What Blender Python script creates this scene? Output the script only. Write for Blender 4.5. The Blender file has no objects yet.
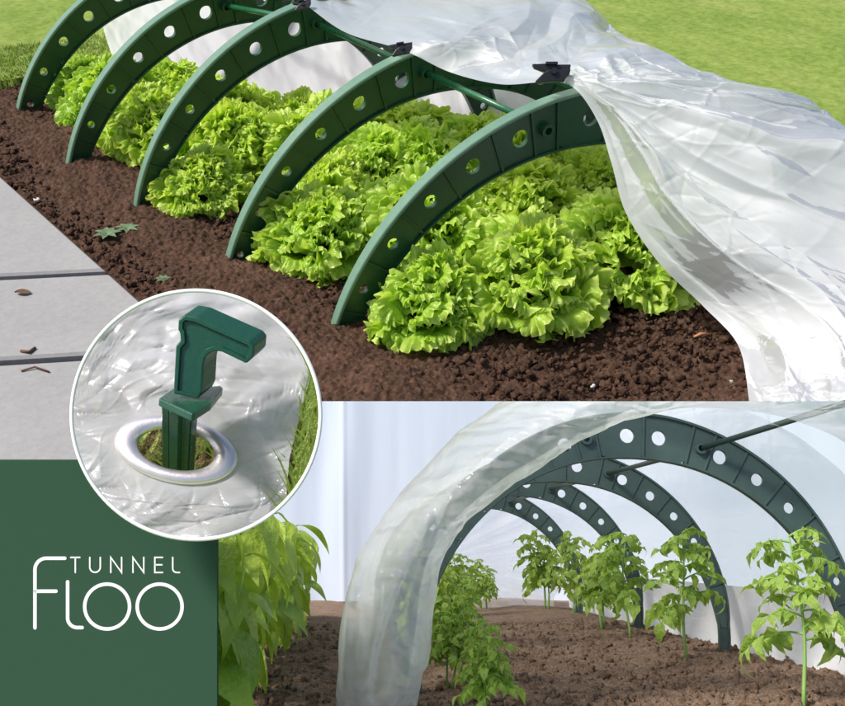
import bpy, math, random
import numpy as np
from mathutils import Vector, Matrix, Euler
from mathutils import noise as mnoise

random.seed(7)
RNG = np.random.default_rng(7)
sc = bpy.context.scene
COL = sc.collection
sc.unit_settings.scale_length = 0.5

# ------------------------------------------------------------------ noise
def vnoise(x, y, seed=0):
    xi = np.floor(x).astype(np.int64); yi = np.floor(y).astype(np.int64)
    xf = x - xi; yf = y - yi
    u = xf*xf*(3-2*xf); v = yf*yf*(3-2*yf)
    def h(a, b):
        n = (a*374761393 + b*668265263 + seed*1442695041) & 0xffffffff
        n = ((n ^ (n >> 13)) * 1274126177) & 0xffffffff
        return ((n ^ (n >> 16)) & 0xffff)/65535.0
    a = h(xi, yi); b = h(xi+1, yi); c = h(xi, yi+1); d = h(xi+1, yi+1)
    return (a*(1-u)+b*u)*(1-v) + (c*(1-u)+d*u)*v
def fbm(x, y, oct=4, seed=0, gain=.5):
    s = 0; a = 1; t = 0
    for o in range(oct):
        s = s + a*vnoise(x*2**o+17.3*o, y*2**o-9.1*o, seed+o); t += a; a *= gain
    return s/t
def worley(x, y, seed=0):
    xi = np.floor(x).astype(np.int64); yi = np.floor(y).astype(np.int64)
    best = np.full(x.shape, 9.0)
    for dx in (-1, 0, 1):
        for dy in (-1, 0, 1):
            a = xi+dx; b = yi+dy
            n = (a*374761393 + b*668265263 + seed*1442695041) & 0xffffffff
            n = ((n ^ (n >> 13))*1274126177) & 0xffffffff
            px = a + ((n ^ (n >> 16)) & 0xffff)/65535.0
            n2 = (n*1103515245+12345) & 0xffffffff
            py = b + ((n2 >> 8) & 0xffff)/65535.0
            best = np.minimum(best, (px-x)**2+(py-y)**2)
    return np.sqrt(best)

# ------------------------------------------------------------------ mesh helpers
def mesh(name, V, Fc, smooth=True):
    me = bpy.data.meshes.new(name)
    me.from_pydata([tuple(map(float, v)) for v in V], [], [tuple(map(int, f)) for f in Fc])
    if smooth:
        me.polygons.foreach_set('use_smooth', [True]*len(me.polygons))
    me.update()
    return me
def obj(name, me, mat, parent=None):
    o = bpy.data.objects.new(name, me)
    if mat is not None and len(me.materials) == 0: me.materials.append(mat)
    COL.objects.link(o)
    if parent: o.parent = parent
    return o
def empty(name):
    o = bpy.data.objects.new(name, None); COL.objects.link(o); o.empty_display_size = .1
    return o
def tag(o, label=None, cat=None, group=None, kind=None):
    if label: o['label'] = label
    if cat: o['category'] = cat
    if group: o['group'] = group
    if kind: o['kind'] = kind
    return o
def copy_tree(o, parent=None):
    c = o.copy(); COL.objects.link(c)
    if parent: c.parent = parent
    for ch in list(o.children): copy_tree(ch, c)
    return c
class MB:
    def __init__(s): s.v = []; s.f = []
    def add(s, V, Fc):
        n = len(s.v); s.v += [tuple(v) for v in V]; s.f += [tuple(i+n for i in f) for f in Fc]
    def box(s, c, h, R=None):
        R = R or Matrix.Identity(3)
        V = [Vector(c)+R @ Vector((sx*h[0], sy*h[1], sz*h[2])) for sx in (-1, 1) for sy in (-1, 1) for sz in (-1, 1)]
        s.add(V, [(0,1,3,2),(4,6,7,5),(0,4,5,1),(2,3,7,6),(0,2,6,4),(1,5,7,3)])
    def tube(s, pts, rad, n=8, cap=True):
        pts = [Vector(p) for p in pts]
        if not hasattr(rad, '__len__'): rad = [rad]*len(pts)
        V = []; Fc = []; up = Vector((0.13, .21, 1)).normalized()
        for i, p in enumerate(pts):
            t = (pts[min(i+1, len(pts)-1)]-pts[max(i-1, 0)]).normalized()
            a = t.cross(up)
            if a.length < .05: a = t.cross(Vector((1, 0, 0)))
            a.normalize(); b = t.cross(a)
            for k in range(n):
                w = 2*math.pi*k/n
                V.append(p+(a*math.cos(w)+b*math.sin(w))*rad[i])
        for i in range(len(pts)-1):
            for k in range(n):
                Fc.append((i*n+k, i*n+(k+1) % n, (i+1)*n+(k+1) % n, (i+1)*n+k))
        if cap: Fc += [tuple(range(n))[::-1], tuple((len(pts)-1)*n+k for k in range(n))]
        s.add(V, Fc)
    def build(s, name, mat, parent=None, smooth=False):
        return obj(name, mesh(name, s.v, s.f, smooth), mat, parent)
def grid(P, name, mat, parent=None, smooth=True):
    """P: (n,m,3) array"""
    n, m, _ = P.shape
    V = P.reshape(-1, 3)
    idx = np.arange(n*m).reshape(n, m)
    Q = np.stack([idx[:-1, :-1], idx[:-1, 1:], idx[1:, 1:], idx[1:, :-1]], -1).reshape(-1, 4)
    me = bpy.data.meshes.new(name)
    me.vertices.add(len(V)); me.vertices.foreach_set('co', V.astype(np.float32).ravel())
    me.loops.add(Q.size); me.loops.foreach_set('vertex_index', Q.astype(np.int32).ravel())
    me.polygons.add(len(Q)); me.polygons.foreach_set('loop_start', np.arange(0, Q.size, 4, dtype=np.int32))
    me.polygons.foreach_set('loop_total', np.full(len(Q), 4, dtype=np.int32))
    me.polygons.foreach_set('use_smooth', np.full(len(Q), smooth))
    me.update(calc_edges=True); me.validate()
    return obj(name, me, mat, parent)
def tri(x): return np.abs(2*(x-np.floor(x))-1)
def crease(x, w_=.16): return np.exp(-(np.abs(x-np.round(x))/w_))
def smooth_curve(P, n):
    """Catmull-Rom through P (k,3) -> n points"""
    P = np.asarray(P, float); k = len(P)
    E = np.vstack([2*P[0]-P[1], P, 2*P[-1]-P[-2]])
    t = np.linspace(0, k-1-1e-9, n); i = t.astype(int); f = (t-i)[:, None]
    a, b, c, d = E[i], E[i+1], E[i+2], E[i+3]
    return .5*((2*b)+(-a+c)*f+(2*a-5*b+4*c-d)*f*f+(-a+3*b-3*c+d)*f**3)
def loft(rows, n, m):
    R = np.array([smooth_curve(r, m) for r in rows])
    return np.stack([smooth_curve(R[:, j], n) for j in range(m)], 1)

# ------------------------------------------------------------------ camera frames
F = 1000.0
def basis(yaw, pitch, roll):
    cy, sy = math.cos(yaw), math.sin(yaw); cp, sp = math.cos(pitch), math.sin(pitch)
    r = Vector((cy, -sy, 0)); f = Vector((sy*cp, cy*cp, sp)); u = r.cross(f)
    cr, sr = math.cos(roll), math.sin(roll)
    return cr*r+sr*u, -sr*r+cr*u, f
RT = basis(*[math.radians(a) for a in (39.0667, -31.7227, 1.3301)]); CT = Vector((-2.5816, -2.4037, 1.79))
RL = basis(*[math.radians(a) for a in (4.0588, 11.2648, .0542)]); CLo = Vector((-1.2851, -4.4321, .46))
def rowmat(R): return Matrix((R[0], R[1], R[2]))
S = .174
rot = rowmat(RT).transposed() @ rowmat(RL)
M_L = Matrix.Translation(CT) @ (rot.to_4x4() @ Matrix.Scale(S, 4)) @ Matrix.Translation(-CLo)   # the low tunnel scale model's frame
def up_t(px, py, d):
    px, py, d = float(px), float(py), float(d)
    return CT + d*((px-422.5)/F*RT[0] - (py-353)/F*RT[1] + RT[2])
def up_l(px, py, d): return CLo + d*((px-422.5)/F*RL[0] - (py-353)/F*RL[1] + RL[2])
def hit(px, py, C, R, ax, val):
    d = (px-422.5)/F*R[0] - (py-353)/F*R[1] + R[2]
    return C + d*((val-C[ax])/d[ax])
def ground_t(px, py): return hit(px, py, CT, RT, 2, 0)
def ground_l(px, py): return hit(px, py, CLo, RL, 2, -.14)
# frame of the sign and the round display: x right, y up, z to the viewer, 1 unit = 1 pixel at depth D0
D0 = .45
M_I = Matrix.Translation(up_t(196, 415, D0)) @ (Matrix((RT[0], RT[1], -RT[2])).transposed().to_4x4()) @ Matrix.Scale(D0/F, 4)
def ip(px, py, d):
    """pixel + depth -> local coordinates of M_I"""
    return M_I.inverted() @ up_t(px, py, d)
cam = bpy.data.cameras.new('camera'); co = bpy.data.objects.new('camera', cam); COL.objects.link(co)
co.matrix_world = Matrix.Translation(CT) @ Matrix((RT[0], RT[1], -RT[2])).transposed().to_4x4()
cam.sensor_width = 36; cam.sensor_fit = 'HORIZONTAL'; cam.lens = 36*F/845; cam.clip_start = .01; cam.clip_end = 2000
sc.camera = co

# ------------------------------------------------------------------ materials
class NT:
    def __init__(s, name):
        s.m = bpy.data.materials.new(name); s.m.use_nodes = True; s.t = s.m.node_tree; s.t.nodes.clear()
        s.out = s.n('ShaderNodeOutputMaterial')
    def n(s, typ, **kw):
        o = s.t.nodes.new(typ)
        for k, v in kw.items():
            if hasattr(o, k): setattr(o, k, v)
            else: s.set(o, k, v)
        return o
    def set(s, o, k, v):
        i = o.inputs[k.replace('_', ' ')] if isinstance(k, str) else o.inputs[k]
        if isinstance(v, bpy.types.NodeSocket): s.t.links.new(v, i)
        else:
            if isinstance(v, tuple) and len(v) == 3 and i.type == 'RGBA': v = v+(1,)
            i.default_value = v
    def link(s, a, b): s.t.links.new(a, b)
    def coord(s): return s.n('ShaderNodeTexCoord').outputs['Object']
    def noise(s, scale, detail=4, rough=.55, vec=None, dist=0):
        o = s.n('ShaderNodeTexNoise'); s.set(o, 'Scale', scale); s.set(o, 'Detail', detail); s.set(o, 'Roughness', rough); s.set(o, 'Distortion', dist)
        s.link(vec if vec is not None else s.coord(), o.inputs['Vector']); return o.outputs['Fac']
    def ramp(s, fac, stops):
        o = s.n('ShaderNodeValToRGB'); e = o.color_ramp.elements
        while len(e) < len(stops): e.new(.5)
        for q, (p, c) in zip(e, stops): q.position = p; q.color = tuple(c)+(1,) if len(c) == 3 else c
        s.link(fac, o.inputs['Fac']); return o.outputs['Color']
    def bump(s, h, strength=.5, dist=.01):
        o = s.n('ShaderNodeBump'); s.set(o, 'Strength', strength); s.set(o, 'Distance', dist); s.link(h, o.inputs['Height']); return o.outputs['Normal']
    def mapping(s, scale, vec=None, rotz=0):
        o = s.n('ShaderNodeMapping'); o.inputs['Scale'].default_value = scale; o.inputs['Rotation'].default_value = (0, 0, rotz)
        s.link(vec if vec is not None else s.coord(), o.inputs['Vector']); return o.outputs['Vector']
    def pbr(s, color, rough=.5, spec=.5, normal=None, **kw):
        o = s.n('ShaderNodeBsdfPrincipled'); s.set(o, 'Base Color', color); s.set(o, 'Roughness', rough); s.set(o, 'Specular IOR Level', spec)
        if normal is not None: s.link(normal, o.inputs['Normal'])
        for k, v in kw.items(): s.set(o, k, v)
        return o.outputs[0]
    def mix(s, fac, a, b):
        o = s.n('ShaderNodeMixShader'); s.set(o, 0, fac); s.link(a, o.inputs[1]); s.link(b, o.inputs[2]); return o.outputs[0]
    def mixc(s, fac, a, b, mode='MIX'):
        o = s.n('ShaderNodeMix', data_type='RGBA', blend_type=mode)
        s.set(o, 0, fac); s.set(o, 6, a); s.set(o, 7, b); return o.outputs[2]
    def attr(s, name):
        return s.n('ShaderNodeAttribute', attribute_name=name)
    def done(s, sh): s.link(sh, s.out.inputs['Surface']); return s.m

def soil_mat(name, dark, mid, light, sc_=1.0):
    n = NT(name)
    a = n.noise(9*sc_, 8, .7); b = n.noise(70*sc_, 6, .75); c = n.noise(260*sc_, 3, .7)
    col = n.ramp(a, [(.3, dark), (.52, mid), (.75, light)])
    col2 = n.ramp(b, [(.3, dark), (.5, mid), (.68, light)])
    k = n.mixc(.6, col, col2)
    sp = n.ramp(c, [(.66, (0, 0, 0)), (.72, (1, 1, 1))])
    k = n.mixc(n.n('ShaderNodeMath', operation='MULTIPLY', **{}).outputs[0] if False else .0, k, k)
    k = n.mixc(sp, k, tuple(min(1, v*1.9) for v in light))
    nb = n.bump(n.mixc(.5, b, c), .9, .012/sc_)
    return n.done(n.pbr(k, .9, .25, nb))
SOIL = soil_mat('soil', (.020, .010, .006), (.080, .040, .024), (.22, .125, .078))
SOIL_L = soil_mat('mulch', (.10, .056, .034), (.45, .29, .19), (.80, .62, .47), .9)

def plastic(name, col, rough=.38, spec=.5, bs=30):
    n = NT(name); a = n.noise(bs, 5, .6)
    c = n.mixc(.35, col, n.ramp(a, [(.3, tuple(v*.8 for v in col)), (.7, tuple(min(1, v*1.25) for v in col))]))
    return n.done(n.pbr(c, n.ramp(n.noise(bs*3), [(.3, (rough*.8,)*3), (.7, (rough*1.3,)*3)]), spec, n.bump(n.noise(bs*8, 2), .08, .003)))
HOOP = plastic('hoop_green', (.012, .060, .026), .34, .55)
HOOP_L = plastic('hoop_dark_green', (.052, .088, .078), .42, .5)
RIM_SHEEN = plastic('rim_green_sheen', (.13, .235, .16), .32, .6)  # hoop green made paler: sky sheen on the outer rim painted into the colour
ROD = plastic('rod_green', (.015, .11, .045), .28, .6)
ROD_L = plastic('rod_dark', (.030, .055, .045), .35, .6)
PEG = plastic('peg_green', (.006, .068, .036), .30, .6, .08)
BLACK = plastic('black_plastic', (.012, .012, .014), .35, .5)
WHITE = NT('white_paint'); WHITE = WHITE.done(WHITE.pbr((.93, .93, .93), .5, .3))
DARKP = NT('sign_green'); DARKP = DARKP.done(DARKP.pbr((.042, .094, .058), 1, .0, DARKP.bump(DARKP.noise(.4, 2), .02, .2)))

def film_mat(name, col, trans, transl, rough=.22, bscale=6, bstr=.35, spec=.6, warp=(1, 1, 1), bdist=.02, gl=.0):
    n = NT(name); v = n.mapping(warp)
    w = n.noise(bscale, 6, .6, v, 1.5); w2 = n.noise(bscale*5, 3, .6, v, .6)
    nb = n.bump(n.mixc(.25, w, w2), bstr, bdist)
    surf = n.pbr(col, rough, spec, nb)
    tl = n.n('ShaderNodeBsdfTranslucent'); n.set(tl, 'Color', col); n.link(nb, tl.inputs['Normal'])
    a = n.mix(transl, surf, tl.outputs[0])
    tr = n.n('ShaderNodeBsdfTransparent'); n.set(tr, 'Color', (.96, .97, .97))
    # clearer and cloudier patches of the plastic
    fac = n.ramp(n.noise(bscale*.5, 4, .6, v, 1.0), [(.35, (trans*.45,)*3), (.65, (min(1, trans*1.5),)*3)])
    a = n.mix(fac, a, tr.outputs[0])
    if gl:
        g = n.n('ShaderNodeBsdfGlossy'); n.set(g, 'Roughness', .12); n.link(nb, g.inputs['Normal'])
        fr = n.n('ShaderNodeFresnel'); n.set(fr, 'IOR', 1.45); n.link(nb, fr.inputs['Normal'])
        m = n.n('ShaderNodeMath', operation='MULTIPLY'); n.link(fr.outputs[0], m.inputs[0]); m.inputs[1].default_value = gl
        a = n.mix(m.outputs[0], a, g.outputs[0])
    return n.done(a)
FILM = film_mat('cover_film', (.96, .97, .98), .09, .45, .30, .9, .2, .5, (1, 1, 1), .03, .42)
FILM_IN = film_mat('inner_film', (.96, .96, .98), .06, .55, .4, .8, .2, .3)
FILM_SKY_TINT = film_mat('sky_tint_film', (.77, .855, .985), .0, .40, .6, .35, .04, .2, (1.0, 1, .3), .1)  # sky tint seen through the film is put into this even pale blue
FILM_WALL = film_mat('white_wall_film', (.95, .95, .97), .0, .25, .5, .4, .1, .3, (1, 1, .3), .1)
FILM_SKIN = film_mat('tunnel_skin', (.97, .97, .99), .66, .65, .4, .5, .3, .3, (1, .3, 1), .1)
FILM_LIP = film_mat('lip_film', (.91, .93, .93), .44, .62, .3, 1.2, .12, .5, (1, 1, 1), .05, .45)
FILM_EYE = film_mat('eyelet_film', (.88, .87, .93), .30, .42, .24, .012, .02, .5, (1, 1.8, 1), 5, .55)

def leaf_mat(name, lo, hi, rough=.4, transl=.4, bs=14, tipcol=None, spec=.5, bstr=.5, bdist=.01):
    n = NT(name); at = n.attr('tint'); sep = n.n('ShaderNodeSeparateColor'); n.link(at.outputs['Color'], sep.inputs[0])
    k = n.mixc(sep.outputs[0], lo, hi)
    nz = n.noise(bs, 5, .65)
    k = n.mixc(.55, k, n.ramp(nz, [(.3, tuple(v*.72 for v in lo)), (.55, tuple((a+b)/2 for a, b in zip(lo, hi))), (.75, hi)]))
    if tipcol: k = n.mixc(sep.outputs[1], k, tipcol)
    oi = n.n('ShaderNodeObjectInfo'); k = n.mixc(1, k, n.ramp(oi.outputs['Random'], [(0, (.86, .93, .8)), (.5, (1, 1, 1)), (1, (1, .98, .95))]), 'MULTIPLY')
    nb = n.bump(n.mixc(.5, nz, n.noise(bs*4, 3)), bstr, bdist)
    s1 = n.pbr(k, rough, spec, nb)
    tl = n.n('ShaderNodeBsdfTranslucent'); n.set(tl, 'Color', n.mixc(1, k, (1.0, 1.0, .55), 'MULTIPLY'))
    return n.done(n.mix(transl, s1, tl.outputs[0]))
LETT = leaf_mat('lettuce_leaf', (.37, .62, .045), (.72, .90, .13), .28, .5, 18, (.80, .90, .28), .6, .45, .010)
TOM = leaf_mat('tomato_leaf', (.22, .42, .06), (.60, .74, .17), .42, .5, 12)
PEP = leaf_mat('pepper_leaf', (.24, .46, .04), (.68, .80, .16), .3, .42, 6, None, .6)
STEM = NT('stem'); STEM = STEM.done(STEM.pbr((.22, .38, .09), .5, .4))
GRASSB = leaf_mat('grass_blade', (.22, .40, .05), (.70, .74, .26), .5, .35, .05)
WEED = leaf_mat('weed_leaf', (.10, .17, .08), (.22, .32, .16), .6, .2, 20)

n = NT('lawn')
v = n.mapping((1, 1, 1)); a = n.noise(1.1, 3, .5, v); b = n.noise(4, 5, .65, n.mapping((1.8, .7, 1), rotz=.7)); c = n.noise(22, 3, .6)
k = n.mixc(.45, n.ramp(a, [(.3, (.11, .18, .028)), (.5, (.18, .245, .045)), (.72, (.30, .31, .10))]), n.ramp(b, [(.3, (.09, .16, .022)), (.5, (.17, .235, .045)), (.7, (.30, .315, .10))]))
k = n.mixc(.28, k, n.ramp(c, [(.35, (.10, .20, .02)), (.65, (.38, .46, .12))]))
LAWN = n.done(n.pbr(k, .9, .1, n.bump(c, .3, .02)))

n = NT('paving')
a = n.noise(3, 5, .6); b = n.noise(45, 5, .7); c = n.noise(220, 2, .6)
k = n.mixc(.5, n.ramp(a, [(.3, (.27, .26, .255)), (.7, (.34, .33, .32))]), n.ramp(b, [(.3, (.25, .243, .237)), (.7, (.36, .35, .34))]))
st = n.ramp(n.noise(1.7, 6, .7), [(.6, (0, 0, 0)), (.8, (.5, .5, .5))])
k = n.mixc(st, k, (.25, .22, .19))
PAVE = n.done(n.pbr(k, .8, .25, n.bump(n.mixc(.5, b, c), .25, .004)))
JOINT = NT('joint_sand'); JOINT = JOINT.done(JOINT.pbr((.06, .05, .042), .95, .1))
n = NT('eyelet_metal'); a = n.noise(.08, 3)
METAL = n.done(n.pbr((.86, .79, .78), .30, .6, n.bump(a, .02, .5), Metallic=.8))
n = NT('twig'); BARK = n.done(n.pbr((.13, .075, .045), .8, .2))
n = NT('pebble'); PEB = n.done(n.pbr(n.ramp(n.noise(40), [(.3, (.35, .32, .29)), (.7, (.75, .73, .70))]), .7, .3))
n = NT('wood_chip'); CHIP = n.done(n.pbr((.42, .20, .09), .8, .2))

# ------------------------------------------------------------------ world and sun
SUN = Vector((-.62, .42, 1.05)).normalized()
w = bpy.data.worlds.new('World'); sc.world = w; w.use_nodes = True
wt = w.node_tree; wt.nodes.clear()
sky = wt.nodes.new('ShaderNodeTexSky'); sky.sky_type = 'NISHITA'; sky.sun_disc = False
sky.sun_elevation = math.asin(SUN.z); sky.sun_rotation = math.atan2(SUN.x, SUN.y); sky.air_density = 1; sky.dust_density = 3
bg = wt.nodes.new('ShaderNodeBackground'); bg.inputs['Strength'].default_value = .15
wo = wt.nodes.new('ShaderNodeOutputWorld'); wt.links.new(sky.outputs[0], bg.inputs[0]); wt.links.new(bg.outputs[0], wo.inputs[0])
sl = bpy.data.lights.new('sun', 'SUN'); sl.energy = 4.3; sl.angle = math.radians(9); sl.color = (1, .965, .91)
so = bpy.data.objects.new('sun', sl); COL.objects.link(so); so.rotation_euler = SUN.to_track_quat('Z', 'Y').to_euler()
sc.view_settings.view_transform = 'Standard'; sc.view_settings.look = 'None'; sc.view_settings.exposure = .0; sc.view_settings.gamma = 1
sc.render.engine = 'CYCLES'; sc.cycles.max_bounces = 10; sc.cycles.transparent_max_bounces = 16

# ------------------------------------------------------------------ hoop (shared product shape; radius 1 through the hole centres)
rd = math.radians
HOLES = [13, 24, 35, 46.2, 57.2, 68.6, 85.7]
def half_w(adeg):
    t = min(1, max(0, (min(adeg, 180-adeg)-5)/80)); return .026+.072*t**.7
def hole_r(adeg):
    t = min(1, max(0, (min(adeg, 180-adeg)-13)/60)); return .015+.019*t
def make_hoop(name, mat, rim, flip=1):
    root = empty(name)
    bounds = [-13, 4, 18.5, 29.5, 40.6, 51.7, 62.9, 71.5, 77.3, 90]
    ribs = [4, 18.5, 29.5, 40.6, 51.7, 62.9, 71.5, 77.3]
    cells = [(bounds[i], bounds[i+1]) for i in range(9)]
    cells = cells + [(180-b, 180-a) for a, b in cells[::-1]]
    hl = HOLES+[180-h for h in HOLES]
    web = MB(); T = .009
    def pt(a, r, y): return (math.cos(rd(a))*r*flip, y, math.sin(rd(a))*r)
    for a0, a1 in cells:
        hs = [h for h in hl if a0 < h < a1]
        N = 32
        if hs:
            h = hs[0]; hr = hole_r(h); V = []
            # boundary in (angle-arc, r) space around hole centre
            for k in range(N):
                w_ = 2*math.pi*k/N + math.pi/N; dx, dy = math.cos(w_), math.sin(w_)
                xa, xb = rd(a0-h), rd(a1-h)
                ts = []
                if dx > 1e-6: ts.append(xb/dx)
                if dx < -1e-6: ts.append(xa/dx)
                # radial limits vary with angle: iterate
                t = min(ts) if ts else 9
                for _ in range(6):
                    hw = half_w(h+math.degrees(t*dx))
                    tt = min(min(ts) if ts else 9, hw/abs(dy) if abs(dy) > 1e-6 else 9)
                    t = tt
                ox, oy = t*dx, t*dy
                V.append((h+math.degrees(ox), 1+oy)); V.append((h+math.degrees(hr*dx), 1+hr*dy))
            P = [pt(a, r, -T) for a, r in V]+[pt(a, r, T) for a, r in V]
            Fc = []; o = 2*N
            for k in range(N):
                k2 = (k+1) % N
                Fc.append((2*k, 2*k2, 2*k2+1, 2*k+1)); Fc.append((o+2*k, o+2*k+1, o+2*k2+1, o+2*k2))
                Fc.append((2*k+1, 2*k2+1, o+2*k2+1, o+2*k+1))
            web.add(P, Fc)
        else:
            K = 5; P = []; Fc = []
            for y in (-T, T):
                for k in range(K+1):
                    a = a0+(a1-a0)*k/K; hw = half_w(a)
                    P += [pt(a, 1-hw, y), pt(a, 1+hw, y)]
            o = 2*(K+1)
            for k in range(K):
                Fc += [(2*k, 2*k+1, 2*k+3, 2*k+2), (o+2*k, o+2*k+2, o+2*k+3, o+2*k+1)]
            web.add(P, Fc)
    web.build('web', mat, root)
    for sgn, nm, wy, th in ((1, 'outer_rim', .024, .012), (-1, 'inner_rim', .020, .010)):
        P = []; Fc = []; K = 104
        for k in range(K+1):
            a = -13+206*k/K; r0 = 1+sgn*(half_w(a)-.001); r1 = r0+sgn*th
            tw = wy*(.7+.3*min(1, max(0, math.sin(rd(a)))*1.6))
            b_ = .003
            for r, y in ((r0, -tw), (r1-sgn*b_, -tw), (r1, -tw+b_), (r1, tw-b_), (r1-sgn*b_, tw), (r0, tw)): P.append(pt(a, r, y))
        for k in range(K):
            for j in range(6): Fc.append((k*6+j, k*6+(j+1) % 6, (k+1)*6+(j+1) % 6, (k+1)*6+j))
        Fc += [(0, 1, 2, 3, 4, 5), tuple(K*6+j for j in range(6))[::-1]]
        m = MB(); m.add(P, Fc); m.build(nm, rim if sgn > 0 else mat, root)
    for a in ribs+[90]+[180-r for r in ribs]:
        m = MB(); hw = half_w(a); ang = rd(a)
        for y in (-1, 1):
            R = Matrix.Rotation(-(math.pi/2-ang) * -1, 3, 'Y') if False else Matrix(((math.cos(ang)*flip, 0, -math.sin(ang)), (0, 1, 0), (math.sin(ang), 0, math.cos(ang)*flip)))
            m.box((math.cos(ang)*flip, y*(.009+.0035), math.sin(ang)), (hw-.0015, .0042, .0045), R)
        m.build('rib', mat, root)
    # rod sockets
    for a in (74.4, 105.6):
        m = MB(); c = Vector(pt(a, 1, 0)); N = 20; V = []; Fc = []
        for y in (-.034, .034):
            for r in (.026, .014):
                for k in range(N):
                    t = 2*math.pi*k/N; V.append(c+Vector((r*math.cos(t), y, r*math.sin(t))))
        for k in range(N):
            k2 = (k+1) % N
            Fc += [(k, k2, N+k2, N+k), (2*N+k, 3*N+k, 3*N+k2, 2*N+k2), (k, 2*N+k, 2*N+k2, k2), (N+k, N+k2, 3*N+k2, 3*N+k)]
        m.add(V, Fc); m.build('socket', mat, root)
    return root
def pose(x, y, z, yaw, lean, rl):
    return Matrix.Translation((x, y, z)) @ Matrix.Rotation(yaw, 4, 'Z') @ Matrix.Rotation(lean, 4, 'X') @ Matrix.Rotation(-rl, 4, 'Y')
ZT = -.3333
SPT = .75567
POSE_T = [(0.0743, 0.0119, -0.0287, -0.1879, 0.0533, -0.094), (0.0328, 0.0293, 0.0109, -0.0913, 0.1242, -0.1346),
          (-0.022, -0.0108, 0.0509, -0.0663, 0.0948, -0.1588), (-0.0845, -0.1139, 0.0174, -0.0456, 0.1043, -0.1252),
          (-0.0006, 0.0835, -0.0505, -0.0376, 0.0822, -0.0173)]
h0 = make_hoop('tunnel_hoop', HOOP, RIM_SHEEN)
LT = ['nearest green perforated hoop with the open rod socket, over the front lettuces', 'second green hoop from the front, with the small black clip on top',
      'middle green hoop of the lettuce tunnel, third from the front', 'fourth green hoop from the front of the lettuce tunnel', 'farthest green hoop at the upper left, nearest the lawn']
MT = []
for k in range(5):
    o = h0 if k == 0 else copy_tree(h0)
    p = POSE_T[k]; m = pose(p[0], k*SPT+p[1], p[2]+ZT, p[3], p[4], p[5]); o.matrix_world = m; MT.append(m)
    tag(o, LT[k], 'hoop', 'green hoops of the lettuce tunnel')
SPL = 1.85353
POSE_L = [(-0.0082, 0.0881, -0.0101, 0.0061, -0.0248, -0.0703), (0.0034, -0.0948, -0.0031, -0.007, -0.0397, -0.0528),
          (0.0131, -0.0745, 0.0122, 0.0026, -0.0144, -0.0452), (-0.0084, 0.0813, 0.001, 0.011, -0.0033, -0.0481)]
h1 = make_hoop('tunnel_hoop', HOOP_L, HOOP_L)
LL = ['largest and nearest dark green hoop of the tomato tunnel', 'second dark green hoop of the tomato tunnel, behind the largest',
      'third dark green hoop of the tomato tunnel', 'smallest and farthest dark green hoop of the tomato tunnel']
ML = []
for k in range(4):
    o = h1 if k == 0 else copy_tree(h1)
    p = POSE_L[k]; m = pose(p[0], k*SPL+p[1], p[2], p[3], p[4], p[5]); o.matrix_world = M_L @ m; ML.append(m)
    tag(o, LL[k], 'hoop', 'dark green hoops of the tomato tunnel')

# rods
def rod(a, b, r, mat, label, group, frame=None):
    m = MB(); a = Vector(a); b = Vector(b); m.tube([a, a.lerp(b, .5), b], r, 14)
    o = m.build('connecting_rod', mat, None, True)
    if frame is not None: o.matrix_world = frame
    tag(o, label, 'rod', group)
names_t = ['green rod on the left side of the tunnel joining the nearest two hoops', 'left green rod between the second and third hoops, beside the small clip',
           'left green rod between the third and fourth hoops', 'left green rod between the two farthest hoops']
for side, sa in ((0, 105.6), (1, 74.4)):
    q = Vector((math.cos(rd(sa)), 0, math.sin(rd(sa))))
    for k in range(4):
        a = MT[k] @ q; b = MT[k+1] @ q
        if k == 0 and side == 0: a = MT[0] @ (q+Vector((0, .035, 0)))
        lab = names_t[k] if side == 0 else names_t[k].replace('left side', 'right side').replace('left green', 'right green')
        rod(a, b, .0125, ROD, lab, 'rods of the lettuce tunnel')
q = Vector((math.cos(rd(74.4)), 0, math.sin(rd(74.4)))); q2 = Vector((-q.x, 0, q.z))
nl = ['thick dark rod running from the largest hoop towards the opening', 'dark rod from the second hoop to the largest hoop', 'dark rod from the third hoop to the second', 'thin dark rod from the smallest hoop to the third']
for k in range(4):
    b = ML[k] @ q
    a = ML[k-1] @ q if k else up_l(850, 402, 3.98)
    rod(b, a, .0135, ROD_L, nl[k]+' of the tomato tunnel', 'rods of the tomato tunnel', M_L)

# ------------------------------------------------------------------ garden ground
def soil_h(X, Y, s=1.0):
    h = .055*(fbm(X*3.1, Y*3.1, 3, 3)-.5) + .030*(fbm(X*14, Y*14, 4, 5, .62)-.5)
    wl = worley(X*16+2.2*fbm(X*20, Y*20, 3, 8), Y*16+2.2*fbm(X*22, Y*22, 3, 18), 11); h = h + .016*np.clip(.55-wl, 0, 1)*2*vnoise(X*6, Y*6, 2)
    wl = worley(X*38, Y*38+fbm(X*30, Y*30, 2, 9), 12); h = h + .009*np.clip(.6-wl, 0, 1)*2
    h = h + .014*(fbm(X*60, Y*60, 3, 6, .7)-.5)
    return h*s
xs = np.concatenate([np.linspace(-1.5, 1.15, 580), np.linspace(1.16, 1.6, 30)]); ys = np.concatenate([np.linspace(-1.5, 1.4, 620), np.linspace(1.405, 3.85, 470)])
X, Y = np.meshgrid(xs, ys)
Z = soil_h(X, Y) - .01
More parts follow.
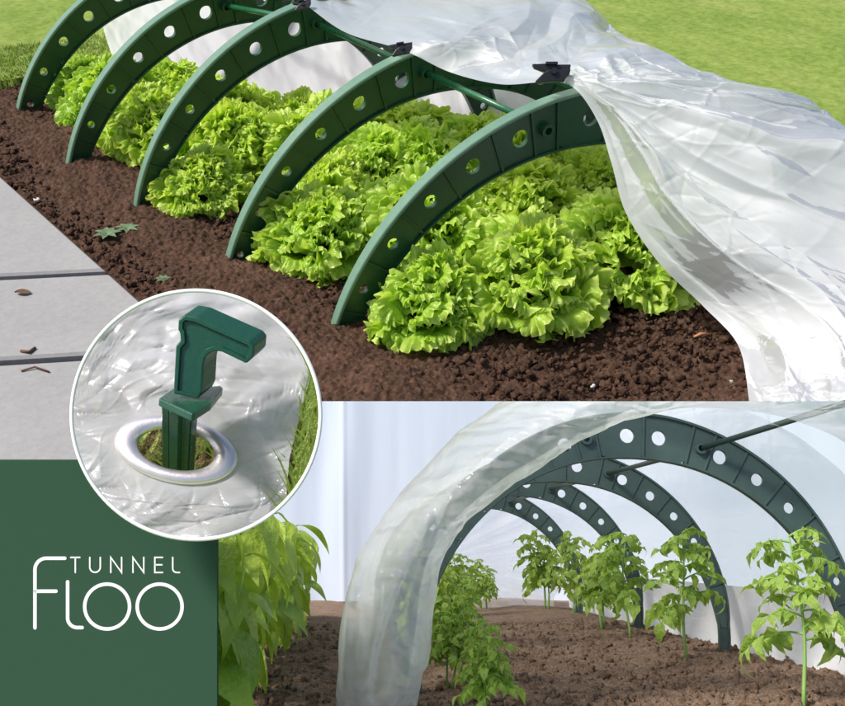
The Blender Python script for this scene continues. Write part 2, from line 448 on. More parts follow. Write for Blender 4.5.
# bank under the lettuces and the trench in front, falling to the paving edge
Z = Z - .05*np.clip((-1.27-X)/.12, 0, 1)
Z = Z - .025*np.exp(-((Y+.50)/.12)**2)*(X > -.5)+.05*(fbm(X*1.6+9, Y*1.6, 2, 33)-.5)+.035*np.exp(-((X+1.0)/.14)**2)
o = grid(np.stack([X, Y, Z], -1), 'garden_soil', SOIL); tag(o, kind='structure')
# lawn sheet to the horizon
c_ = []
V = [(-400, -400, -.07), (400, -400, -.07), (400, 400, -.07), (-400, 400, -.07)]
o = obj('ground', mesh('ground', V, [(0, 1, 2, 3)]), LAWN); tag(o, kind='structure')
# lawn rise round the bed: gently rolling surface with a ragged border along the soil
def lawn_patch(name, x0, x1, y0, y1, nx, ny):
    X, Y = np.meshgrid(np.linspace(x0, x1, nx), np.linspace(y0, y1, ny))
    Z = .01+.03*fbm(X*2, Y*2, 3, 40)+.022*fbm(X*25, Y*25, 2, 41)
    return np.stack([X, Y, Z], -1)
P = lawn_patch('l', -4, 14, 3.62, 16, 500, 330); o = grid(P, 'lawn', LAWN); tag(o, kind='structure')
P = lawn_patch('l', 1.35, 12, -2.5, 3.62, 300, 200); o = grid(P, 'lawn', LAWN); tag(o, kind='structure')
P = lawn_patch('l', -6, -1.40, 2.75, 3.62, 130, 40); o = grid(P, 'lawn', LAWN); tag(o, kind='structure')
# lawn grass tufts: many thin blades, one uncountable mass
def blades(n, sampler, h, wd, name, mat, frame=None):
    V = []; Fc = []; T = []
    for i in range(n):
        x, y, z = sampler(); a = random.uniform(0, 6.28); hh = h*random.uniform(.5, 1.2); lean = random.uniform(.1, .7)*hh
        b = random.uniform(0, 6.28); dx, dy = math.cos(b)*lean, math.sin(b)*lean; wx, wy = math.cos(a)*wd, math.sin(a)*wd
        k = len(V)
        V += [(x-wx, y-wy, z), (x+wx, y+wy, z), (x+dx*.4+wx*.8, y+dy*.4+wy*.8, z+hh*.6), (x+dx*.4-wx*.8, y+dy*.4-wy*.8, z+hh*.6), (x+dx, y+dy, z+hh)]
        Fc += [(k, k+1, k+2, k+3), (k+3, k+2, k+4)]
        t = random.random(); T += [(t, 0, 0, 1)]*5
    me = mesh(name, V, Fc); ca = me.color_attributes.new('tint', 'FLOAT_COLOR', 'POINT'); ca.data.foreach_set('color', np.array(T, np.float32).ravel())
    o = obj(name, me, mat)
    if frame is not None: o.matrix_world = frame
    return o
LB = leaf_mat('lawn_blade', (.20, .31, .05), (.36, .43, .12), .7, .3, .6)
def lawn_pt():
    while True:
        px, py = random.choice([(random.uniform(-10, 320), random.uniform(-8, 112)), (random.uniform(590, 860), random.uniform(-8, 140))])
        p = ground_t(px, py)
        if px > 500 or p.y > 4.3: continue
        if p.y > 3.60+.05*math.sin(p.x*9)+.04*math.sin(p.x*23) or p.x > 1.32 or (p.x < -1.43 and p.y > 2.8): return p.x, p.y, .01
o = blades(9000, lawn_pt, .045, .005, 'lawn_grass', LB); tag(o, 'short green grass along the far end of the soil bed', 'grass', None, 'stuff')
# ------------------------------------------------------------------ paving
def slab(y0, y1, label, x0=-4.0):
    # edge along x=-1.29, joints slanting
    sl_ = -.57; xe = -1.372; g = .024
    def P(x, y, z): return (x, y+sl_*(x-xe), z)
    zt = .012; b = .01
    V = []
    for (ins, z) in ((0, -.12), (0, zt-b), (b, zt)):
        V += [P(x0, y0+g+ins, z), P(xe-ins, y0+g+ins, z), P(xe-ins, y1-g-ins, z), P(x0, y1-g-ins, z)]
    Fc = [(8, 9, 10, 11)]
    for r in (0, 4):
        for k in range(4): Fc.append((r+k, r+(k+1) % 4, r+4+(k+1) % 4, r+4+k))
    o = obj('paving_slab', mesh('paving_slab', V, Fc, False), PAVE); tag(o, label, 'paving slab', 'grey concrete paving slabs along the bed')
slab(1.018, 2.62, 'far grey paving slab along the soil, with no leaf on it')
slab(.305, 1.018, 'middle grey paving slab with a brown leaf on it')
slab(-1.3, .305, 'nearest grey paving slab above the green sign, with twigs by its joint')
o = obj('paving_bed', mesh('paving_bed', [(-4, -1.5, -.03), (-1.39, -2.5, -.03), (-1.39, 3.2, -.03), (-4, 5, -.03)], [(0, 1, 2, 3)]), JOINT); tag(o, kind='structure')

# ------------------------------------------------------------------ small clods, stones, twigs
def blob(r, seed, sub=1):
    import bmesh
    bm = bmesh.new(); bmesh.ops.create_icosphere(bm, subdivisions=sub, radius=1)
    for v in bm.verts:
        d = mnoise.noise(v.co*1.7+Vector((seed*3.1, seed, 0)))*1.1+1+.5*mnoise.noise(v.co*4+Vector((seed, 7, 0)))
        v.co = Vector((v.co.x*d*r, v.co.y*d*r, v.co.z*d*r*.7))
    V = [v.co.copy() for v in bm.verts]; Fc = [tuple(v.index for v in f.verts) for f in bm.faces]; bm.free(); return V, Fc
BL = [blob(1, i, 2) for i in range(10)]
def soil_z(x, y): return float(soil_h(np.array([x]), np.array([y]))[0])-.01
def clods(n, samp, rmin, rmax, name, mat, frame, zf):
    mb = MB()
    for i in range(n):
        x, y = samp(); r = rmin+(rmax-rmin)*random.random()**4.5; V, Fc = random.choice(BL)
        R = Euler((random.random()*6, random.random()*6, random.random()*6)).to_matrix()
        z = zf(x, y)+r*.2
        mb.add([R @ v*r+Vector((x, y, z)) for v in V], Fc)
    o = mb.build(name, mat, None, True)
    if frame is not None: o.matrix_world = frame
    tag(o, kind='stuff')
    return o
XY = np.stack([RNG.uniform(-1.36, 1.0, 26000), np.where(RNG.random(26000) < .55, RNG.uniform(-.95, 1.2, 26000), RNG.uniform(1.2, 3.6, 26000))], 1)
ZZ = soil_h(XY[:, 0], XY[:, 1])-.01
it = iter(range(26000)); cur = [0]
def samp_t():
    cur[0] = next(it); return XY[cur[0]]
o = clods(26000, samp_t, .003, .018, 'soil_crumbs', SOIL, None, lambda x, y: float(ZZ[cur[0]]))
tag(o, 'dark brown crumbs of garden soil covering the bed', 'soil')
def small(name, cat, label, me_mb, mat, loc, rot=(0, 0, 0), group=None, frame=None):
    o = me_mb.build(name, mat, None, True)
    m = Matrix.Translation(loc) @ Euler(rot).to_matrix().to_4x4(); o.matrix_world = (frame @ m) if frame is not None else m
    tag(o, label, cat, group)
def stone(px, py, r, label, mat=PEB):
    p = ground_t(px, py); m = MB(); V, Fc = blob(r, px, 2); m.add(V, Fc)
    small('pebble', 'pebble', label, m, mat, (p.x, p.y, soil_z(p.x, p.y)+r*.3), (0, 0, 1))
stone(37, 200, .014, 'white pebble on the soil edge beside the far paving slab')
stone(163, 171, .020, 'pale pebble behind the foot of the third hoop')
stone(593, 387, .007, 'tiny pale pebble at the bottom of the soil, left of the film')
stone(732, 378, .008, 'tiny white pebble close to the edge of the film')
m = MB(); m.tube([(-.03, 0, 0), (0, .004, .004), (.03, 0, 0)], [.004, .006, .003], 6)
p = ground_t(700, 342); small('wood_chip', 'wood chip', 'orange brown wood chip on the soil beside the film edge', m, CHIP, (p.x, p.y, soil_z(p.x, p.y)+.015), (0, 0, -.3))
p = ground_t(347, 377)
# dry leaf on slab
def drylf(px, py, L, label, rz):
    P = np.zeros((9, 5, 3))
    for i in range(9):
        for j in range(5):
            t = i/8; w_ = .28*L*math.sin(math.pi*t)**.7; P[i, j] = (L*(t-.5), w_*(j-2)/2, .006+.12*L*abs(j-2)/2*(.6+.4*math.sin(5*t)))
    o = grid(P, 'dry_leaf', BARK); q_ = ground_t(px, py); o.matrix_world = Matrix.Translation((q_.x, q_.y, .013)) @ Matrix.Rotation(rz, 4, 'Z'); tag(o, label, 'leaf')
drylf(24, 297, .06, 'curled brown dry leaf lying on the middle paving slab', -.6)
def twig(pxs, label, r=.0035):
    m = MB(); P = [ground_t(*p_) for p_ in pxs]; c0 = P[0].copy(); m.tube([v-c0+Vector((0, 0, .004*(i % 2))) for i, v in enumerate(P)], [r]*len(P), 5)
    small('twig', 'twig', label, m, BARK, (c0.x, c0.y, .016))
twig([(22, 355), (30, 357), (36, 352)], 'short dark twig lying across the joint of the nearest slab', .006)
twig([(22, 375), (36, 372), (50, 376)], 'thin curved brown twig on the nearest paving slab')

# ------------------------------------------------------------------ leaves
def set_tint(me, T):
    ca = me.color_attributes.new('tint', 'FLOAT_COLOR', 'POINT'); ca.data.foreach_set('color', np.array(T, np.float32).ravel())
def join_grids(name, Ps, Ts):
    V = []; Q = []; T = []; off = 0
    for P, t in zip(Ps, Ts):
        n_, m_, _ = P.shape; idx = np.arange(n_*m_).reshape(n_, m_)+off
        Q.append(np.stack([idx[:-1, :-1], idx[:-1, 1:], idx[1:, 1:], idx[1:, :-1]], -1).reshape(-1, 4)); V.append(P.reshape(-1, 3)); T.append(t.reshape(-1, 4)); off += n_*m_
    V = np.concatenate(V); Q = np.concatenate(Q); T = np.concatenate(T)
    me = bpy.data.meshes.new(name); me.vertices.add(len(V)); me.vertices.foreach_set('co', V.astype(np.float32).ravel())
    me.loops.add(Q.size); me.loops.foreach_set('vertex_index', Q.astype(np.int32).ravel())
    me.polygons.add(len(Q)); me.polygons.foreach_set('loop_start', np.arange(0, Q.size, 4, dtype=np.int32)); me.polygons.foreach_set('loop_total', np.full(len(Q), 4, dtype=np.int32))
    me.polygons.foreach_set('use_smooth', np.full(len(Q), True)); me.update(calc_edges=True)
    set_tint(me, T); return me
def lettuce_mesh(seed, R=.34):
    """dome of broad overlapping leaves whose rounded rims gather into tight curls"""
    r = np.random.default_rng(seed); Ps = []; Ts = []
    lob = r.uniform(.85, 1.15, 5)
    for i in range(140):
        outer = i < 15
        az = i*2.39996+r.uniform(-.5, .5)
        f = 0 if outer else (i-15)/124.0
        sz = 1+.12*math.sin(az*2+lob[0]*9)+.08*math.sin(az*3+lob[1]*7)
        if outer:
            L = R*r.uniform(.62, .80)*sz; el = math.radians(r.uniform(14, 42)); b0 = R*.24; zb = .03; droop = math.radians(r.uniform(40, 75))
        else:
            L = R*r.uniform(.25, .43); e_ = math.radians(0+88*f**.95+r.uniform(-9, 9)); el = e_+math.radians(r.uniform(0, 28)); droop = math.radians(r.uniform(55, 120))
            rr_ = R*.62*sz*(1-.15*f); b0 = rr_*math.cos(e_); zb = .03+rr_*1.0*math.sin(e_)
        az2 = az+r.uniform(-.5, .5)*(0.4 if outer else 1)
        nv, nu = (18, 150) if outer else (13, 100)
        t_ = np.linspace(0, 1, nv); vv = 1-(1-t_)**1.6
        V = vv[:, None]*np.ones((1, nu)); U = np.ones((nv, 1))*np.linspace(-1, 1, nu)[None]
        p = r.uniform(0, 6.28, 8); K = 42 if outer else 29
        ph = U*K+1.6*fbm(U*3+p[0], V*.8+p[1], 2, seed+i)*6.28
        e = np.clip((V-.62)/.38, 0, 1); e = e*e*(3-2*e)
        sc_ = .75+.5*vnoise(U*6+p[5], V*0+p[6], seed)
        lobes = 1+e*(.075*np.abs(np.sin(ph*.5))-.03)+.22*(fbm(U*2.2+p[4], V*0+1, 2, seed+5*i)-.5)
        rho = V*L*np.sqrt(np.clip(1-.42*U**2, 0, 1))*lobes; phi = U*math.radians(70)
        x = rho*np.cos(phi); y = rho*np.sin(phi)
        A = R*.048
        n1 = A*1.3*V**2*(np.sin(U*5+p[5]+2*V)+.6*np.sin(U*9+p[6]-2*V))*(1.25 if outer else .8)
        n2 = A*.7*V*(fbm(U*6+p[7], V*7+p[0], 3, seed+70+i)-.5)*2
        n3 = A*e*sc_*(.74*np.sin(ph)+.36*np.sin(ph*1.73+p[1]))
        roll = -A*1.1*e*e*sc_
        x = x-L*.05*e*e
        s = np.clip(x/L, -.2, 1.25); steps = np.linspace(-.2, 1.25, 70); ang = el-droop*np.clip(steps, 0, 2)**1.5
        ds = L*(steps[1]-steps[0]); cx = np.concatenate([[0], np.cumsum(np.cos(ang[:-1])*ds)]); cz = np.concatenate([[0], np.cumsum(np.sin(ang[:-1])*ds)])
        cx -= np.interp(0, steps, cx); cz -= np.interp(0, steps, cz)
        bx = np.interp(s, steps, cx); bz = np.interp(s, steps, cz); ba = np.interp(s, steps, ang)
        nn = n1+n2+n3+roll+(.5 if outer else .9)*y*y/L*.5
        rl = r.uniform(-.35, .35) if outer else r.uniform(-1.1, 1.1)
        y, nn = y*math.cos(rl)-nn*math.sin(rl), y*math.sin(rl)+nn*math.cos(rl)
        X_ = bx-np.sin(ba)*nn; Z_ = bz+np.cos(ba)*nn+zb
        c2, s2 = math.cos(az2), math.sin(az2)
        Z_ = np.where(Z_ < .012, .012+.15*(Z_-.012), Z_)
        Ps.append(np.stack([X_*c2-y*s2+b0*math.cos(az), X_*s2+y*c2+b0*math.sin(az), Z_], -1))
        t = np.zeros((nv, nu, 4)); t[..., 3] = 1
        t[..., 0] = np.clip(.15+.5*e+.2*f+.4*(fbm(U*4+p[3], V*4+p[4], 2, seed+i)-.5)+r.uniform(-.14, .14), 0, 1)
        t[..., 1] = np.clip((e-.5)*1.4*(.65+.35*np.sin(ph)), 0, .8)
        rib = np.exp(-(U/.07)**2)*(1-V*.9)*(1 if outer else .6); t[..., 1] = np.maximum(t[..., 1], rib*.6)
        Ts.append(t)
    return join_grids('lettuce', Ps, Ts)
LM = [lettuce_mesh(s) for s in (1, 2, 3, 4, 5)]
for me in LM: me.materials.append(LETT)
# (x, y, scale, z, label)
LC = [(-0.60, -0.00, 0.79, 'frilly lettuce head just behind the foot of the nearest hoop'),
      (-0.22, -0.12, 0.97, 'large frilly lettuce in the middle of the front row'),
      (0.20, -0.18, 0.97, 'large frilly lettuce at the right of the front row, beside the film'),
      (0.57, -0.21, 0.84, 'frilly lettuce at the right end of the front row, partly under the film'),
      (-0.63, 0.66, 0.86, 'big light green lettuce between the nearest and second hoops'),
      (-0.29, 0.42, 0.99, 'frilly lettuce seen through the nearest hoop'),
      (0.20, 0.36, 0.99, 'frilly lettuce in the second row near the film'),
      (0.59, 0.32, 0.89, 'frilly lettuce at the right of the second row'),
      (-0.74, 1.44, 0.70, 'small loose lettuce between the second and third hoops, outside on the soil'),
      (-0.38, 0.97, 0.84, 'frilly lettuce behind the second hoop near the bare soil gap'),
      (0.10, 0.91, 0.97, 'frilly lettuce in the middle of the third row'),
      (0.53, 0.86, 0.87, 'frilly lettuce at the right of the third row'),
      (-0.43, 1.72, 0.91, 'frilly lettuce behind the small loose one'), (-0.08, 1.47, 0.97, 'lettuce seen through the second hoop'), (0.34, 1.46, 0.85, 'lettuce at the right of the fourth row'),
      (-0.63, 2.17, 0.89, 'lettuce at the left between the third and fourth hoops'), (-0.23, 2.07, 0.91, 'lettuce seen through the third hoop'),  
      (-0.59, 2.71, 0.91, 'lettuce at the left just inside the fourth hoop'), (-0.23, 2.62, 0.79, 'lettuce seen through the fourth hoop'),  
      (-0.57, 3.10, 0.73, 'farthest small lettuce at the left, just inside the farthest hoop'),   
      ]
for (px, py, sz_, lb) in [(250, 92, .72, 'small lettuce in front of the hanging film, seen between the third and fourth hoops'), (300, 98, .74, 'lettuce by the hanging film, behind the third hoop'),
        (352, 104, .78, 'lettuce by the hanging film, left of the leg seen behind the second hoop'), (412, 112, .82, 'lettuce by the hanging film, seen through the upper part of the second hoop'),
        (470, 122, .84, 'lettuce by the hanging film, above the middle of the nearest hoop'), (196, 86, .66, 'far small lettuce seen between the fourth and third hoops'), (380, 135, .9, 'lettuce inside the row, right of the second hoop top'), (250, 118, .8, 'lettuce just behind the third hoop'), (528, 136, .84, 'lettuce at the back right, just below the nearest hoop top')]:
    p_ = hit(px, py, CT, RT, 2, .30*sz_); LC.append((p_.x, p_.y, sz_, lb))
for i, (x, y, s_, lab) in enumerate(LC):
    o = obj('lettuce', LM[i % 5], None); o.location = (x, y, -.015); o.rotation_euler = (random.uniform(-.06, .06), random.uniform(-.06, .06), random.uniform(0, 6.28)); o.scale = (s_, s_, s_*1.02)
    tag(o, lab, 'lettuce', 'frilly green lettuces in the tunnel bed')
def leaf_grid(L, W, nv=9, nu=5, fold=.25, droop=.6, wav=.0, ph=0):
    v = np.linspace(0, 1, nv)[:, None]*np.ones((1, nu)); u = np.ones((nv, 1))*np.linspace(-1, 1, nu)[None]
    w_ = W*np.sin(np.pi*np.clip(v, .02, .98)**.75)*(1-.35*v)
    w_ = w_*(1+wav*np.sin(v*16+ph)*np.abs(u))
    a = -droop*v
    x = L*v*np.cos(a*.7); z = L*v*np.sin(a*.7)+fold*w_*np.abs(u)+wav*.25*W*np.sin(v*11+ph+u*2)
    return np.stack([x, u*w_, z], -1)
def xf(P, az, el, loc, roll=0):
    R = np.array(Matrix.Rotation(az, 3, 'Z') @ Matrix.Rotation(-el, 3, 'Y') @ Matrix.Rotation(roll, 3, 'X'))
    return P @ R.T+np.array(loc)
def tomato_meshes(seed, H=.72, bushy=1.0, spread=.21):
    r = random.Random(seed); st = MB(); Ps = []; Ts = []
    nst = 1 if bushy < 1.2 else 2
    for s_ in range(nst):
        bx, by = r.uniform(-.05, .05), r.uniform(-.05, .05); pts = []
        hh = H*(1 if s_ == 0 else .75)
        for k in range(9):
            t = k/8; pts.append(Vector((bx*t*2+.02*math.sin(t*5+seed), by*t*2+.02*math.cos(t*4+seed), hh*t)))
        if s_: pts = [p_+Vector((.06*(i/8)+.03, .04*i/8, 0)) for i, p_ in enumerate(pts)]
        st.tube(pts, [.010-.006*k/8 for k in range(9)], 7)
        nb = int(17*bushy)
        for k in range(nb):
            t = .40+.60*k/(nb-1); i0 = min(7, int(t*8)); base = pts[i0].lerp(pts[i0+1], t*8-i0)
            az = k*2.4+r.uniform(-.4, .4)+s_; Lp = spread*(1.15-.55*t)*r.uniform(.8, 1.2); el = r.uniform(.15, .7)
            pp = []
            for q_ in range(6):
                f = q_/5; e = el-1.5*f*f
                d = f*Lp; pp.append(base+Vector((math.cos(az)*d*math.cos(.2), math.sin(az)*d, d*math.sin(el)-.55*d*f*f*r.uniform(.9, 1.1))))
            st.tube(pp, [.0055-.003*q_/5 for q_ in range(6)], 5, False)
            for f, sd in ((.26, 1), (.30, -1), (.42, 1), (.45, -1), (.56, 1), (.60, -1), (.72, 1), (.75, -1), (.88, 1), (.90, -1), (1.0, 0)):
                i1 = min(4, int(f*5)); pos = pp[i1].lerp(pp[i1+1], f*5-i1); la = az+sd*r.uniform(.8, 1.3)
                ll = Lp*(.38 if sd else .50)*r.uniform(.85, 1.2)
                P = leaf_grid(ll, ll*.31, 9, 5, .3, r.uniform(.5, 1.9), .16, r.uniform(0, 6))
                P = xf(P, la, r.uniform(-1.0, .35), pos, r.uniform(-.9, .9)); Ps.append(P)
                tt = np.zeros(P.shape[:2]+(4,)); tt[..., 3] = 1; tt[..., 0] = min(1, max(0, .25+.55*t+r.uniform(-.3, .3))); Ts.append(tt)
    return st, join_grids('foliage', Ps, Ts)
def make_tomato(seed, bushy, H=.72, spread=.24):
    root = empty('tomato_plant'); st, me = tomato_meshes(seed, H, bushy, spread); st.build('stem', STEM, root, True); obj('foliage', me, TOM, root); return root
TV = [make_tomato(11, 1.0), make_tomato(12, 1.15), make_tomato(13, 1.35, .72, .22), make_tomato(14, 1.4, .72, .2)]
used = set()
TP = [  # base px, py, variant, scale, label
    (808, 712, 1, .92, 'young tomato plant at the right edge of the tomato bed, nearest'), (690, 662, 1, .98, 'young tomato plant with pale leaves, second from the right edge'),
    (628, 642, 0, 1.0, 'young tomato plant below the second hoop, third from the right edge'), (603, 632, 2, .98, 'young tomato plant beside the foot of the third hoop'),
    (572, 618, 1, 1.05, 'tomato plant near the far right end of the right row'), (545, 611, 2, 1.15, 'farthest tomato plant of the right row, by the end film'),
    (486, 728, 2, .50, 'low bushy tomato plant nearest in the left row'), (455, 690, 3, .62, 'bushy tomato plant second in the left row'),
    (428, 668, 2, .78, 'bushy tomato plant close behind the film edge on the left'), (440, 645, 3, .82, 'tomato plant in the middle of the left row'),
    (424, 634, 3, .98, 'tall tomato plant of the left row behind the film edge'), (455, 626, 2, .82, 'tomato plant towards the far end of the left row'),
    (470, 615, 3, .72, 'small far tomato plant of the left row'), (486, 609, 2, .62, 'farthest and smallest tomato plant of the left row')]
for i, (px, py, v_, s_, lab) in enumerate(TP):
    o = TV[v_] if v_ not in used else copy_tree(TV[v_]); used.add(v_)
    p = ground_l(px, py)
    o.matrix_world = M_L @ Matrix.Translation(p) @ Matrix.Rotation(i*1.3, 4, 'Z') @ Matrix.Scale(s_, 4)
    tag(o, lab, 'tomato plant', 'young tomato plants in the tunnel')
def make_pepper(seed, H=.84):
    r = random.Random(seed); root = empty('pepper_plant'); st = MB(); Ps = []; Ts = []
    for s_ in range(4):
        az0 = s_*1.57+r.uniform(-.3, .3); pts = []
        for k in range(7):
            t = k/6; pts.append(Vector((math.cos(az0)*.16*t**.8, math.sin(az0)*.16*t**.8, H*.86*t)))
        st.tube(pts, [.014-.009*k/6 for k in range(7)], 6)
        for k in range(20):
            t = .2+.8*k/19; i0 = min(5, int(t*6)); b = pts[i0].lerp(pts[i0+1], t*6-i0); az = k*2.4+s_
            e = b+Vector((math.cos(az)*.07, math.sin(az)*.07, .035)); st.tube([b, b.lerp(e, .5)+Vector((0, 0, .01)), e], .004, 4, False)
            ll = r.uniform(.18, .31)
            P = leaf_grid(ll, ll*.26, 13, 7, .22, r.uniform(.6, 1.3), .05, r.uniform(0, 6)); P = xf(P, az, r.uniform(-1.1, .0), e, r.uniform(-.6, .6)); Ps.append(P)
            tt = np.zeros(P.shape[:2]+(4,)); tt[..., 3] = 1; tt[..., 0] = min(1, max(0, .1+.6*t+r.uniform(-.3, .3))); Ts.append(tt)
    st.build('stem', STEM, root, True); obj('foliage', join_grids('foliage', Ps, Ts), PEP, root); return root
PV = [make_pepper(21), make_pepper(22)]
pl = ['nearest', 'second', 'third', 'fourth', 'fifth', 'sixth', 'seventh', 'eighth', 'ninth', 'farthest']
for i in range(10):
    o = PV[i] if i < 2 else copy_tree(PV[i % 2])
    y = -.62+i*.62; x = -1.86+.0*i
    o.matrix_world = M_L @ Matrix.Translation((x+random.uniform(-.03, .03), y, -.15)) @ Matrix.Rotation(i*2.1, 4, 'Z') @ Matrix.Scale(random.uniform(.95, 1.08), 4)
    tag(o, pl[i]+' leafy pepper plant in the row at the left, outside the film', 'pepper plant', 'pepper plants along the path')

# ------------------------------------------------------------------ tomato scene: ground, walls, films
pl_n = (RT[1] - RT[2]*((353-401.2)/F)*-1)  # placeholder, replaced below
def cut_top(o, py=401.3):
    """trim the mesh along the flat top of the display box (plane through the frame's top edge)"""
    import bmesh
    a = CLo; d1 = up_l(0, py, 1)-CLo; d2 = up_l(845, py, 1)-CLo; nn = d1.cross(d2).normalized()
    if nn.z < 0: nn = -nn
    bm = bmesh.new(); bm.from_mesh(o.data)
    bmesh.ops.bisect_plane(bm, geom=bm.verts[:]+bm.edges[:]+bm.faces[:], plane_co=a, plane_no=nn, clear_outer=True)
    bm.to_mesh(o.data); bm.free()
xs = np.linspace(-2.35, 2.6, 520)
ys = np.concatenate([np.linspace(-.75, 2.2, 520), np.linspace(2.21, 8.9, 330)])
X, Y = np.meshgrid(xs, ys)
def soil_l(X, Y):
    h = -.14+soil_h(X*.9+5, Y*.9, .75)*np.clip(1.25-Y/7.5, .2, 1)
    h = h-.035*np.exp(-((X+1.25)/.16)**2)+.03*np.exp(-((X-.75)/.35)**2)+.02*np.exp(-((X+.75)/.3)**2)
    return h
o = grid(np.stack([X, Y, soil_l(X, Y)-.012], -1), 'bed_soil', SOIL_L); o.matrix_world = M_L; tag(o, kind='structure')
XL = np.stack([RNG.uniform(-2.3, 1.6, 9000), -.6+5*RNG.random(9000)**1.6], 1); ZL = soil_l(XL[:, 0], XL[:, 1])-.012
it = iter(range(9000))
o = clods(9000, lambda: XL[cur.__setitem__(0, next(it)) or cur[0]], .004, .026, 'mulch_crumbs', SOIL_L, M_L, lambda x, y: float(ZL[cur[0]]))
tag(o, 'reddish brown crumbs of mulch on the tomato bed', 'mulch')
# greenhouse wall behind
def wallz(zt, zb, n): return np.linspace(zb, zt, n)
xs = np.linspace(-3.2, 2.62, 400); zs = np.linspace(-.16, 3.6, 60); X, Zg = np.meshgrid(xs, zs)
Yw = 8.8+.10*np.sin(X*6+.4*np.sin(Zg*2))*np.exp(-((X+1.45)/.35)**2)+.05*fbm(X*2.2, Zg*.35, 3, 60)+.05*np.exp(-((X+1.36+.02*Zg)/.035)**2)*-1
gw = empty('greenhouse_wall'); gw.matrix_world = M_L
path = [(x, 8.8) for x in np.linspace(-3.2, .6, 200)]+[(.6+2.2*math.sin(t), 6.6+2.2*math.cos(t)) for t in np.linspace(.02, math.pi/2, 60)]+[(2.8, y) for y in np.linspace(6.55, -.7, 160)]
path = np.array(path); PX = path[:, 0][None]*np.ones((60, 1)); PY = path[:, 1][None]*np.ones((60, 1)); Zs = np.linspace(-.16, 3.6, 60)[:, None]*np.ones((1, len(path)))
fold = .06*np.sin(PX*6+.4*np.sin(Zs*2))*np.exp(-((PX+1.45)/.35)**2)+.04*fbm(PX*2.2+PY, Zs*.35, 3, 60)-.02*np.exp(-((PX+1.36+.02*Zs)/.035)**2)
o = grid(np.stack([PX-fold*(PY < 5), PY+fold*(PY >= 5), Zs], -1), 'film_panel', FILM_SKY_TINT, gw); cut_top(o); o = gw
tag(o, 'film wall of the greenhouse, sky tint painted in pale blue, behind the tunnel and the pepper plants', 'film wall')
# tunnel cover film: skin + end + bunched lip, one thing
cover = empty('tunnel_film'); cover.matrix_world = M_L
tag(cover, 'white clear film over the tomato tunnel with a bunched wrinkled opening', 'tunnel film')
def skin(y0, y1, ny, R=1.125):
    th = np.linspace(math.radians(-8), math.radians(188), 140); yy = np.linspace(y0, y1, ny); TH, YY = np.meshgrid(th, yy)
    rr = R+.012*fbm(TH*7, YY*1.2, 3, 70)-.02*np.abs(np.sin((YY-.09)/SPL*math.pi))
    flare = np.clip(.35-np.sin(TH), 0, 1)*.16
    return np.stack([np.cos(TH)*(rr+flare), YY, np.maximum(np.sin(TH)*rr, -.17)], -1)
o = grid(skin(-.32, 7.0, 180), 'film_roof', FILM_SKIN, cover); cut_top(o)
thk = np.linspace(math.radians(-8), math.radians(13), 24); yk = np.linspace(-.3, 7.0, 160); TK, YK = np.meshgrid(thk, yk)
rk = 1.108+np.clip(.35-np.sin(TK), 0, 1)*.16+.010*fbm(TK*9, YK*3, 3, 72)
o = grid(np.stack([np.cos(TK)*rk, YK, np.maximum(np.sin(TK)*rk, -.165)], -1), 'film_skirt', FILM_WALL, cover)
# end wall with radiating pleats
th = np.linspace(0, 2*math.pi, 240); rr = np.linspace(.0, 1, 30); TH, RR = np.meshgrid(th, rr)
P = np.stack([-.35+RR*1.45*np.cos(TH), 6.95+RR*0+.10*RR*np.sin(TH*26+3*np.sin(TH*3))+.25*(1-RR), .35+RR*1.2*np.sin(TH)], -1)
P[..., 2] = np.maximum(P[..., 2], -.17); rad = np.hypot(P[..., 0], P[..., 2]); f_ = np.minimum(1, 1.10/np.maximum(rad, .01))
up_ = P[..., 2] > 0
P[..., 0] = np.where(up_, P[..., 0]*f_, np.clip(P[..., 0], -1.2, 1.2)); P[..., 2] = np.where(up_, P[..., 2]*f_, P[..., 2])
o = grid(P, 'film_end', FILM_SKIN, cover); cut_top(o)
# lip: bunched band at the mouth
inn = [(412, 740), (416, 712), (423, 675), (430, 636), (435, 590), (444, 556), (464, 526), (494, 498), (528, 473), (566, 451), (600, 433), (640, 417), (680, 407), (720, 403.5), (770, 406), (803, 411), (830, 419), (870, 436), (930, 480)]
out = [(332, 740), (334, 712), (337, 670), (341, 620), (348, 585), (362, 548), (385, 512), (415, 476), (448, 443), (480, 418), (510, 396), (560, 375), (620, 355), (700, 345), (780, 350), (840, 360), (880, 372), (930, 395), (990, 440)]
A = [up_l(px, py, 3.72) for px, py in inn]; B = [up_l(px, py, 4.02) for px, py in out]
mid = []
rows = []
ns = 8
bul = [(0, 0), (.06, -.10), (.2, -.20), (.42, -.27), (.66, -.24), (.88, -.12), (1.0, 0.0), (.93, .16)]
for f, dy in bul:
    rows.append([tuple(a.lerp(b, f)+Vector((0, dy, 0))) for a, b in zip(A, B)])
